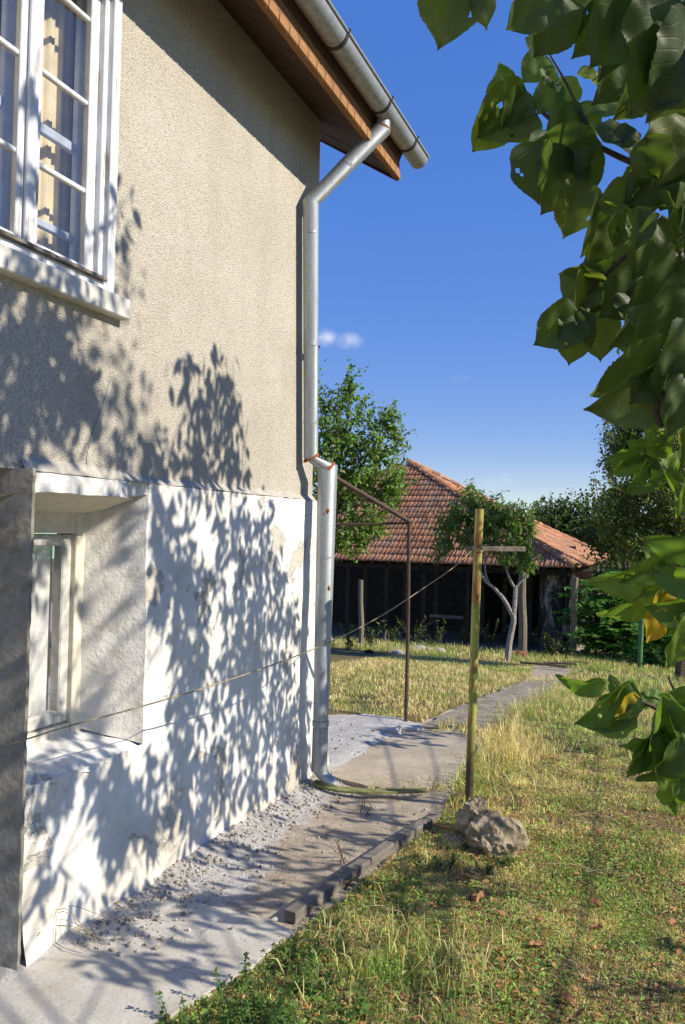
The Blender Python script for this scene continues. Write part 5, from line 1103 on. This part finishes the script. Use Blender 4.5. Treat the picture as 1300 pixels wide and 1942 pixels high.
for c_ in (c1, c2, c4): br2([cf, (cf + c_[0]) / 2 + np.array((0, 0, -.05))] + c_[:2], .03, .007); br2(c_[1:], .0045, .0014, 6)
br2([c2[1]] + c3, .004, .0015, 6); br2([atd(1300, 1352, 1.13), atd(1275, 1300, 1.12), atd(1268, 1283, 1.12)], .0025, .0015, 5); br2([c2[-1], atd(1155, 1285, 1.12)], .0014, .001, 5)
CL = [(0, 1240, 1062, 1.1, 62, 115, .1, -.2), (4, 1198, 1098, 1.1, 125, -155, .1, .55), (1, 1225, 1090, 1.09, 80, -172, .1, -.5), (3, 1215, 1150, 1.12, 130, -148, .2, .75), (2, 1275, 1145, 1.08, 90, -175, .1, .5), (0, 1285, 1180, 1.08, 60, -120, .1, .3), (3, 1285, 1042, 1.05, 110, 175, .3, .7), (1, 1290, 1098, 1.05, 90, 160, .2, .4), (0, 1290, 1220, 1.05, 90, -110, .1, .2),
      (4, 1102, 1297, 1.1, 75, 187, .2, .75), (2, 1142, 1335, 1.12, 110, -140, .1, .25), (0, 1165, 1300, 1.13, 40, 110, .3, .3), (1, 1172, 1330, 1.12, 70, -120, .1, .3), (2, 1160, 1365, 1.11, 70, -150, .1, .6), (3, 1240, 1322, 1.13, 60, 20, .3, .6), (2, 1235, 1380, 1.1, 110, -100, .3, .5), (0, 1222, 1410, 1.1, 75, -160, .2, .5), (1, 1222, 1430, 1.1, 90, -115, .1, .3), (3, 1215, 1445, 1.1, 70, -110, .1, .2), (0, 1275, 1470, 1.1, 150, -75, .1, .25), (4, 1262, 1450, 1.08, 105, -120, .1, .4), (1, 1290, 1395, 1.1, 110, -70, .1, .5), (2, 1298, 1340, 1.1, 70, -40, .2, .5), (3, 1250, 1330, 1.14, 50, -160, .2, .4), (0, 1280, 1385, 1.12, 60, -150, .2, .3), (4, 1285, 1510, 1.1, 60, -100, .2, .3),
      (3, 1222, 850, 1.5, 60, 170, .2, .6), (1, 1185, 862, 1.5, 62, 200, .2, .6), (0, 1190, 885, 1.5, 62, -150, .2, .3), (2, 1210, 905, 1.5, 70, -125, .2, .3), (4, 1240, 910, 1.5, 60, -110, .1, .4), (0, 1265, 880, 1.5, 70, 40, .2, .4), (3, 1245, 835, 1.5, 60, 120, .2, .5), (1, 1265, 820, 1.5, 60, 60, .3, .5), (2, 1275, 930, 1.5, 60, -60, .3, .5), (0, 1240, 625, 1.5, 80, 85, .1, .4), (3, 1215, 650, 1.5, 100, 185, .2, .8), (2, 1260, 640, 1.5, 60, 70, .2, .4), (1, 1280, 600, 1.5, 60, 40, .2, .4), (4, 1270, 790, 1.45, 70, 200, .2, .5), (0, 1240, 800, 1.45, 60, 250, .2, .5), (1, 1292, 850, 1.4, 80, -80, .2, .5), (0, 1298, 945, 1.4, 70, -100, .2, .4)]
for v_, px, py, D_, sp, an, fw, ti in CL: hero(cherry, CH[v_], px, py, D_, sp * 1.1, an, fw, ti)
for px, py, D_, sp, an in ((1250, 1170, 1.11, 95, -110), (1188, 1350, 1.105, 62, -110), (1296, 830, 1.4, 40, -80)): hero(cherry, YL_[0], px, py, D_, sp * 1.1, an, .1, .2)

# crowns beyond the right edge of the picture; they throw the dappled shade on wall and path
shade = Mass(); shade2 = Mass()
def shade_leaves(mass, targets, tlo, thi, lsize, n_each=9, spread=.085, mbw=None, twl=.16, base=(.055, .095, .028)):
    for tg in targets:
        c_ = tg + SUN * rng.uniform(tlo, thi)
        if c_[0] < .22: c_ = c_ + SUN * ((.22 - c_[0]) / SUN[0])
        d = np.array((rng.normal(0, .35), rng.normal(0, .35), -1.0)); d /= np.linalg.norm(d)
        k = rng.random(n_each); pos = c_ + d * (twl * (k - .5))[:, None] + rng.normal(0, spread * .35, (n_each, 3))
        tip = unit(n_each) * .75 + np.array((0, 0, -.9)); nr = unit(n_each) + np.array((.5, 0, .4))
        mass.add(*leaves(pos, tip, nr, lsize * rng.uniform(.75, 1.3, n_each), greens(n_each, base), LEAF_LONG))
        if mbw is not None: mbw.tube([c_ - d * twl * .6, c_ + d * twl * .5], [.003, .0015], 4, False)
def samp(poly, n_, plane, k):
    P = np.array(poly, float); lo, hi = P.min(0), P.max(0); out = []
    while len(out) < n_:
        q = rng.uniform(lo, hi, (200, 2)); q = q[inpoly(poly, q)]
        for x_, y_ in q:
            p = onx(x_, y_, k) if plane == 'x' else onz(x_, y_, k)
            out.append(p)
            if len(out) >= n_: break
    return out
POLY = [([(300, 955), (345, 950), (375, 1050), (400, 1130), (395, 1260), (360, 1300), (330, 1240), (290, 1160), (288, 1040)], 62, 'x', XW),
        ([(420, 955), (510, 955), (530, 1040), (560, 1130), (580, 1220), (585, 1320), (480, 1330), (420, 1280), (410, 1100)], 120, 'x', XW),
        ([(330, 1290), (585, 1310), (585, 1470), (440, 1555), (330, 1590), (240, 1610), (200, 1540), (260, 1480), (330, 1420)], 150, 'x', XW),
        ([(380, 780), (440, 720), (462, 800), (475, 930), (350, 935), (352, 820)], 42, 'x', XU), ([(345, 700), (390, 695), (385, 790), (350, 800)], 9, 'x', XU), ([(400, 690), (445, 680), (450, 740), (405, 745)], 8, 'x', XU),
        ([(213, 835), (242, 830), (250, 900), (215, 905)], 5, 'x', XU), ([(262, 870), (320, 840), (322, 915), (270, 915)], 9, 'x', XU),
        ([(0, 590), (70, 590), (120, 630), (130, 740), (110, 800), (0, 830)], 50, 'x', XU), ([(120, 700), (180, 690), (175, 770), (150, 820), (120, 820)], 14, 'x', XU), ([(0, 470), (90, 500), (180, 540), (130, 610), (0, 590)], 16, 'x', XU),
        ([(40, 150), (75, 170), (70, 420), (30, 430)], 7, 'x', XU), ([(212, 380), (240, 375), (235, 440), (212, 445)], 3, 'x', XU), ([(150, 420), (170, 420), (165, 500), (150, 500)], 2, 'x', XU),
        ([(50, 1400), (250, 1400), (250, 1440), (60, 1490)], 16, 'x', XW), ([(160, 1450), (250, 1440), (250, 1600), (200, 1620), (170, 1540)], 26, 'x', XW), ([(60, 1450), (150, 1460), (120, 1530), (60, 1540)], 8, 'x', XW), ([(60, 1640), (110, 1640), (200, 1700), (180, 1750), (60, 1720)], 5, 'x', XW),
        ([(160, 950), (270, 930), (275, 1060), (180, 1040)], 4, 'x', XW), ([(170, 1230), (270, 1210), (270, 1380), (170, 1380)], 8, 'x', XW), ([(0, 910), (57, 910), (40, 1650), (0, 1650)], 14, 'x', XW + .03),
        ([(100, 1720), (270, 1690), (430, 1800), (240, 1870), (130, 1850)], 16, 'z', .03), ([(300, 1640), (520, 1570), (640, 1520), (800, 1500), (840, 1530), (640, 1660), (540, 1730), (420, 1730)], 38, 'z', 0.), ([(250, 1700), (420, 1720), (540, 1800), (440, 1790)], 9, 'z', 0.),
        ([(440, 1800), (560, 1790), (560, 1830), (480, 1850)], 2, 'z', 0.), ([(640, 1385), (900, 1385), (930, 1340), (980, 1320), (900, 1410), (640, 1440)], 26, 'z', -.05), ([(640, 1320), (700, 1330), (690, 1370), (640, 1370)], 10, 'z', -.1),
        ([(600, 1640), (860, 1640), (1000, 1660), (860, 1720), (640, 1740)], 7, 'z', 0.), ([(1000, 1400), (1290, 1420), (1280, 1470), (1030, 1440)], 9, 'z', -.02), ([(1000, 1830), (1290, 1780), (1290, 1900), (1050, 1930)], 4, 'z', 0.), ([(830, 1560), (1000, 1560), (990, 1640), (840, 1640)], 7, 'z', .1)]
anchors = []
for poly, n_, pl, k in POLY:
    tg = samp(poly, n_, pl, k)
    far = np.mean([p[1] for p in tg]) > 2.75
    if pl == 'x': shade_leaves(shade2 if far else shade, tg, 2.75, 3.4, .095, 7 if k == XW else 6, .10 if k == XW else .15, wood2 if far else wood)
    else: shade_leaves(shade2 if far else shade, tg, 2.3, 3.3, .085, 8, .09, wood2 if far else wood)
    c_ = np.mean(tg, 0) + SUN * 3.3; anchors.append((far, c_))
for far, c_ in anchors:
    a = cf if far else fork; m_ = (a + c_) / 2 + np.array((.35, 0, .25)); (br2 if far else br)([a, a + (m_ - a) * .5 + np.array((.1, 0, .15)), m_, c_], .013, .003, 6)
for k in range(260):   # upper crown, out of the wall's light
    c_ = np.array((rng.uniform(1.9, 4.2), rng.uniform(-.5, 3.2), rng.uniform(4.4, 5.6))); n_ = 10
    (shade2 if rng.random() < .6 else shade).add(*leaves(c_ + rng.normal(0, .09, (n_, 3)), unit(n_) - up * .6, unit(n_) + up, .085 * rng.uniform(.7, 1.2, n_), greens(n_, (.055, .095, .028)), LEAF_LONG))
wood.build('trunk', 'twig', apricot, True); wood2.build('trunk', 'twig', cherry, True)
shade.build('crown', 'leaf', apricot); shade2.build('crown', 'leaf', cherry)

# ================================================================== LAWN
def blades(x, y, h, wd, col, lean=.5, seg=2):
    N = len(x); z = np.array([gz(a, b_) for a, b_ in zip(x, y)]) + .008; a = rng.uniform(0, 2 * np.pi, N); la = rng.normal(0, lean, N); lb_ = rng.uniform(0, 2 * np.pi, N)
    sd_ = np.c_[np.cos(a), np.sin(a), np.zeros(N)]; ln = np.c_[np.cos(lb_), np.sin(lb_), np.zeros(N)] * la[:, None]
    b0 = np.c_[x, y, z]; p1 = b0 + (ln * .35 + up * .62) * h[:, None]; p2 = b0 + (ln * 1.0 + up * (1 - .35 * np.abs(la))[:, None]) * h[:, None]
    V = np.stack([b0 - sd_ * wd[:, None] / 2, b0 + sd_ * wd[:, None] / 2, p1 + sd_ * wd[:, None] * .4, p1 - sd_ * wd[:, None] * .4, p2], 1)
    o_ = (np.arange(N) * 5)[:, None]; F = np.concatenate([o_ + np.array([[0, 1, 2]]), o_ + np.array([[0, 2, 3]]), o_ + np.array([[3, 2, 4]])])
    return V.reshape(-1, 3), F, np.repeat(col, 5, 0)
def patchnoise(x, y, f, s): return np.array([noise.noise((a * f, b_ * f, s)) for a, b_ in zip(x, y)])
STRAW = np.array((.86, .67, .37)); GREEN = np.array((.25, .40, .085)); TAN = np.array((.56, .36, .18))
def turf(x, y, hs, ws, dry):
    n_ = len(x); d = np.clip(dry + .75 * patchnoise(x, y, 1.1, 4) + .6 * patchnoise(x, y, 4, 8) + rng.normal(0, .22, n_), 0, 1)[:, None]
    col = GREEN * (1 - d) + STRAW * d; k = rng.random(n_) < .15; col[k] = TAN; col = np.clip(col * rng.uniform(.6, 1.3, (n_, 1)) * (1 + .5 * patchnoise(x, y, 7, 30))[:, None], 0, .9)
    h = hs * rng.uniform(.5, 1.3, n_) * (1 + .5 * np.clip(patchnoise(x, y, 1.7, 12), -.6, 1)); return blades(x, y, h, ws * rng.uniform(.7, 1.3, n_), col, .9)
def scatter(poly, n_, box):
    x = rng.uniform(box[0], box[1], n_ * 3); y = rng.uniform(box[2], box[3], n_ * 3); k = inpoly(poly, np.c_[x, y]); return x[k][:n_], y[k][:n_]
def thin(x, y):
    k = rng.random(len(x)) < np.clip(.60 + 1.3 * patchnoise(x, y, 6.5, 40) + .7 * patchnoise(x, y, 2, 44), .06, 1); return x[k], y[k]
g = Mass()
for (n_, box, h, w_) in ((120000, (-1.7, .7, 1.6, 3.6), .021, .0034), (75000, (-1.4, .9, 3.6, 6.0), .026, .0046), (32000, (-1.6, 1.6, 6, 10), .05, .007), (16000, (-1.8, 2.6, 10, 17.4), .08, .011)):
    x, y = thin(*scatter(LAWN, int(n_ * 1.35), box))
    dry = .47 + .18 * np.exp(-((x + .75) / .5) ** 2 - ((y - 4.6) / .8) ** 2) * 2 - .1 * (y < 3) 
    g.add(*turf(x, y, h, w_, dry))
o = g.build('grass', 'grass', None); tag(o, 'short half dry lawn grass to the right of the path', 'grass', kind='stuff')
g = Mass(); x, y = scatter(BACKLAWN, 30000, (-4.5, -1.0, 6, 16)); g.add(*turf(x, y,   .055, .008, .78 - .2 * (y > 12)))
# rank shaded grass at the barn edge
x, y = scatter([(-8, 14.5), (-1.0, 14.0), (-.8, 17.3), (-8, 17.3)], 6000, (-7, -.8, 14, 17.3)); g.add(*turf(x, y, .13, .012, .35))
o = g.build('grass', 'grass', None); tag(o, 'straw coloured dry grass between the house corner and the barn', 'grass', kind='stuff')
# tall dry stalks along the path edges
g = Mass()
for (px, py, n_, h, dry) in ((900, 1470, 260, .16, .8), (880, 1500, 160, .12, .7), (930, 1420, 300, .2, .8), (950, 1390, 260, .2, .6), (990, 1360, 220, .22, .55), (1020, 1330, 160, .2, .6), (870, 1530, 160, .1, .75), (960, 1440, 300, .13, .85), (1000, 1430, 260, .13, .75), (700, 1365, 160, .1, .7), (640, 1362, 160, .1, .35), (800, 1362, 140, .1, .8), (980, 1480, 300, .08, .9), (620, 1770, 120, .08, .5), (700, 1850, 220, .11, .4), (860, 1880, 160, .1, .4), (1180, 1380, 160, .12, .4), (1100, 1350, 200, .13, .4)):
    p = ong(px, py); r_ = .16 if py > 1300 else .3; x = rng.normal(p[0], r_ * .8, n_); y = rng.normal(p[1], r_, n_); k = zone(x, y); x, y = x[k], y[k]
    if len(x): g.add(*turf(x, y, h, .0045, dry))
for PP, n_ in ((PATH2, 2600), (PATH1, 700)):
    Q = np.array(PP); a = rng.integers(0, len(Q), n_); t_ = rng.random(n_)[:, None]; q = Q[a] * (1 - t_) + Q[(a + 1) % len(Q)] * t_ + rng.normal(0, .09, (n_, 2)); kk = patchnoise(q[:, 0], q[:, 1], 2.2, 61) > -.05; q = q[kk]; q = q[(q[:, 0] > -1.75)]
    g.add(*turf(q[:, 0], q[:, 1], .10 if PP is PATH2 else .07, .006, .65))
o = g.build('tall_grass', 'grass', None); tag(o, 'taller dry grass stalks along the edge of the path', 'grass', kind='stuff')
# low broad-leaved ground cover
g = Mass()
for n_, box, sz_ in ((52000, (-1.7, .7, 1.6, 4.4), .013), (14000, (-1.3, 1.0, 4.4, 9), .019)):
    x, y = scatter(LAWN, n_, box); pn_ = patchnoise(x, y, 1.5, 21) + .6 * patchnoise(x, y, 5, 2) + .35 * (y < 3.4) - .15; k = pn_ + rng.normal(0, .22, len(x)) > .02; x, y = x[k], y[k]; m_ = len(x)
    z = np.array([gz(a, b_) for a, b_ in zip(x, y)]) + rng.uniform(.008, .035, m_); c_ = greens(m_, (.22, .35, .08), .5, .12)
    g.add(*leaves(np.c_[x, y, z], unit(m_) * (1, 1, .35), unit(m_) * .55 + up, sz_ * rng.uniform(.6, 1.5, m_), c_))
o = g.build('ground_cover', 'leaf', None); tag(o, 'low clover and broad leaved weeds spread through the lawn', 'ground cover', kind='stuff')
# straw litter and crumbs of dead leaf
g = Mass(); x, y = scatter(LAWN, 24000, (-1.7, .7, 1.6, 6)); m_ = len(x); z = np.array([gz(a, b_) for a, b_ in zip(x, y)]) + rng.uniform(.012, .03, m_)
cc = np.array((.46, .24, .11)) * rng.uniform(.5, 1.3, (m_, 1)); kk = rng.random(m_) < .5; cc[kk] = np.array((.5, .40, .22)) * rng.uniform(.7, 1.1, (kk.sum(), 1))
g.add(*leaves(np.c_[x, y, z], unit(m_) * (1, 1, .15), unit(m_) * .6 + up, rng.uniform(.008, .034, m_), np.clip(cc, 0, .9), LEAF_LANCE)); x, y = scatter(LAWN, 900, (-1.6, .7, 1.6, 5)); m_ = len(x); z = np.array([gz(a, b_) for a, b_ in zip(x, y)]) + rng.uniform(.016, .03, m_); g.add(*leaves(np.c_[x, y, z], unit(m_) * (1, 1, .2), unit(m_) * .6 + up, rng.uniform(.018, .04, m_), np.clip(np.array((.50, .25, .11)) * rng.uniform(.5, 1.3, (m_, 1)), 0, .9), LEAF_OVAL))
o = g.build('straw_litter', 'grass', None); tag(o, 'crumbled dead leaves and straw littering the lawn', 'litter', kind='stuff')
# single fallen leaves that can be picked out
DL = [hero_mesh('dry_leaf', .30 + .04 * k, .1, (.7, -.5, .4)[k], (.7, .5, 1.0)[k], 1, 71 + k, 'dryleaf') for k in range(3)]
spots = [(1062, 1905, 'fallen orange leaf lying nearest the bottom edge of the lawn'), (1095, 1945, 'fallen pale leaf cut by the bottom edge right of the orange one'), (1135, 1728, 'curled brown leaf in the middle of the right lawn'), (1225, 1678, 'pale tan leaf on the right lawn below the hanging branch'), (1030, 1808, 'small tan leaf left of the straw stalk on the lawn'), (1285, 1760, 'bright orange leaf at the right edge of the lawn'), (1270, 1795, 'long tan leaf at the right edge beneath the orange one'), (1240, 1845, 'dull brown leaf low in the right lawn'), (905, 1720, 'small brown leaf in the shade below the broken stone'), (760, 1905, 'brown leaf among weeds at the bottom of the picture'), (735, 1368, 'orange leaf behind the house corner on the dry grass'), (1250, 1885, 'crumpled red brown leaf near the lower right corner'), (1140, 1770, 'brown leaf fragment amid green lawn at right'), (840, 1780, 'small yellow brown leaf on the mid lawn')]
for k, (px, py, lb) in enumerate(spots):
    p = ong(px, py); o = bpy.data.objects.new('fallen_leaf', DL[k % 3]); COL.objects.link(o); sz_ = (.060, .038, .046, .032)[k % 4]; o.scale = (sz_,) * 3; o.rotation_euler = (rng.normal(0, .3), rng.normal(0, .3), rng.uniform(0, 6.28)); o.location = (p[0], p[1], gz(p[0], p[1]) + .026); tag(o, lb, 'leaf', 'fallen leaves on the lawn')
# leafy weeds in the foreground
def mint(px, py, h, lean, label, nst=1):
    b_ = ong(px, py); b_[2] = gz(b_[0], b_[1]); o = empty('leafy_weed', b_, label, 'weed', 'leafy weeds along the apron edge'); s = MB(); ms_ = Mass()
    for j in range(nst):
        b2_ = b_ + np.array((rng.normal(0, .03), rng.normal(0, .03), 0)) * (nst > 1); t_ = b2_ + np.array((lean[0] + rng.normal(0, .02), lean[1] + rng.normal(0, .02), h * rng.uniform(.7, 1.1))); P = [b2_, (b2_ + t_) / 2 + rng.normal(0, .008, 3), t_]; s.tube(spline(P, 4), .0016, 5, False)
        lv = int(4 + h * 26)
        for k in range(lv):
            f_ = (k + .6) / lv; p = b2_ + (t_ - b2_) * f_; a = k * 1.57 + rng.normal(0, .3); sz_ = .036 * (1 - .55 * f_) * rng.uniform(.8, 1.25)
            tips = np.array([[math.cos(a), math.sin(a), .15], [-math.cos(a), -math.sin(a), .15]]) + rng.normal(0, .15, (2, 3)); ms_.add(*leaves(np.tile(p, (2, 1)), tips, np.tile(up, (2, 1)) + rng.normal(0, .25, (2, 3)), np.full(2, sz_), greens(2, (.125, .205, .045), .3, .05), LEAF_OVAL))
        ms_.add(*leaves(t_ + rng.normal(0, .005, (9, 3)), unit(9) + up * .6, unit(9), np.full(9, .014), greens(9, (.14, .20, .06), .3, .1)))
    s.build('stem', 'greenpost', o); ms_.build('foliage', 'leaf', o)
mint(425, 1925, .165, (-.03, .02), 'tallest leafy weed spire standing out against the concrete apron'); mint(470, 1900, .10, (-.01, .0), 'short leafy weed spire right of the tallest one', 2)
mint(330, 1960, .11, (-.02, .03), 'leafy weed leaning over the apron at the lower left', 2)
for k, (px, py, h) in enumerate(((400, 1955, .10), (455, 1945, .11), (510, 1920, .09), (500, 1960, .12), (560, 1940, .10), (550, 1890, .08), (590, 1860, .07), (610, 1915, .09), (640, 1960, .1), (690, 1935, .08), (570, 1830, .06), (620, 1820, .05), (530, 1975, .12), (440, 1985, .13), (590, 1985, .11), (380, 1990, .1))): mint(px, py, h, (rng.normal(0, .02), rng.normal(0, .02)), 'low leafy weed crowding the corner between apron and lawn', 4)
for k, (px, py, h) in enumerate(((925, 1662, .05), (965, 1650, .05), (880, 1620, .06), (850, 1650, .06), (800, 1660, .05), (780, 1640, .05), (700, 1690, .05))):
    weed(px, py, h, 14, 'grey green low weed growing between timber beam and broken stone', (.12, .16, .065), .026, 'weeds by the broken stone', 6, LEAF_OVAL, .8)
for k, (px, py, h, lb) in enumerate(((690, 1545, .16, 'spindly weed in the dirt path below the splash board'), (650, 1640, .16, 'single thin weed against the timber beam'), (765, 1520, .13, 'dark spindly weed at the path edge near the splash board'))): weed(px, py, h, 8, lb, (.10, .14, .05), .018, None, 2, LEAF_LANCE, .2)
# dry stalks by the cement slab
b_ = onz(75, 1775, .04); o = empty('dry_stalks', b_, 'bent dry grass stalks at the foot of the wall near the slab', 'grass tuft'); s = MB()
for k in range(12):
    a = rng.uniform(-1.2, 1.9); L_ = rng.uniform(.12, .34); d = np.array((math.cos(a), math.sin(a) * .6, 0)); s.tube(spline([b_ + rng.normal(0, .02, 3) * (1, 1, 0), b_ + d * L_ * .4 + up * L_ * rng.uniform(.2, .45), b_ + d * L_ + up * L_ * rng.uniform(0, .4)], 4), .0013, 4, False)
s.build('stalk', 'string', o)
for k, (px, py, ln, a) in enumerate(((1080, 1660, .30, .1), (1120, 1560, .2, .5), (870, 1845, .22, .9), (1190, 1810, .12, -.4), (1150, 1670, .2, .3))):
    p = ong(px, py); p[2] = gz(p[0], p[1]) + .035; d = np.array((math.cos(a), math.sin(a), 0)); s = MB(); s.tube(spline([p - d * ln / 2, p + np.array((-d[1], d[0], 0)) * .02 + up * .012, p + d * ln / 2], 5), .0022, 5)
    o = s.build('straw_stalk', 'string', None, True, p); tag(o, ('long pale straw stalk on the middle of the lawn', 'bent straw stalk on the upper lawn right of the post', 'straw stalk slanting across the lower lawn', 'short straw stalk at the right of the lower lawn', 'curved straw stalk beneath the hanging cherry branch')[k], 'stalk')
print('leaf objects', nleaf, 'objects', len(bpy.data.objects))
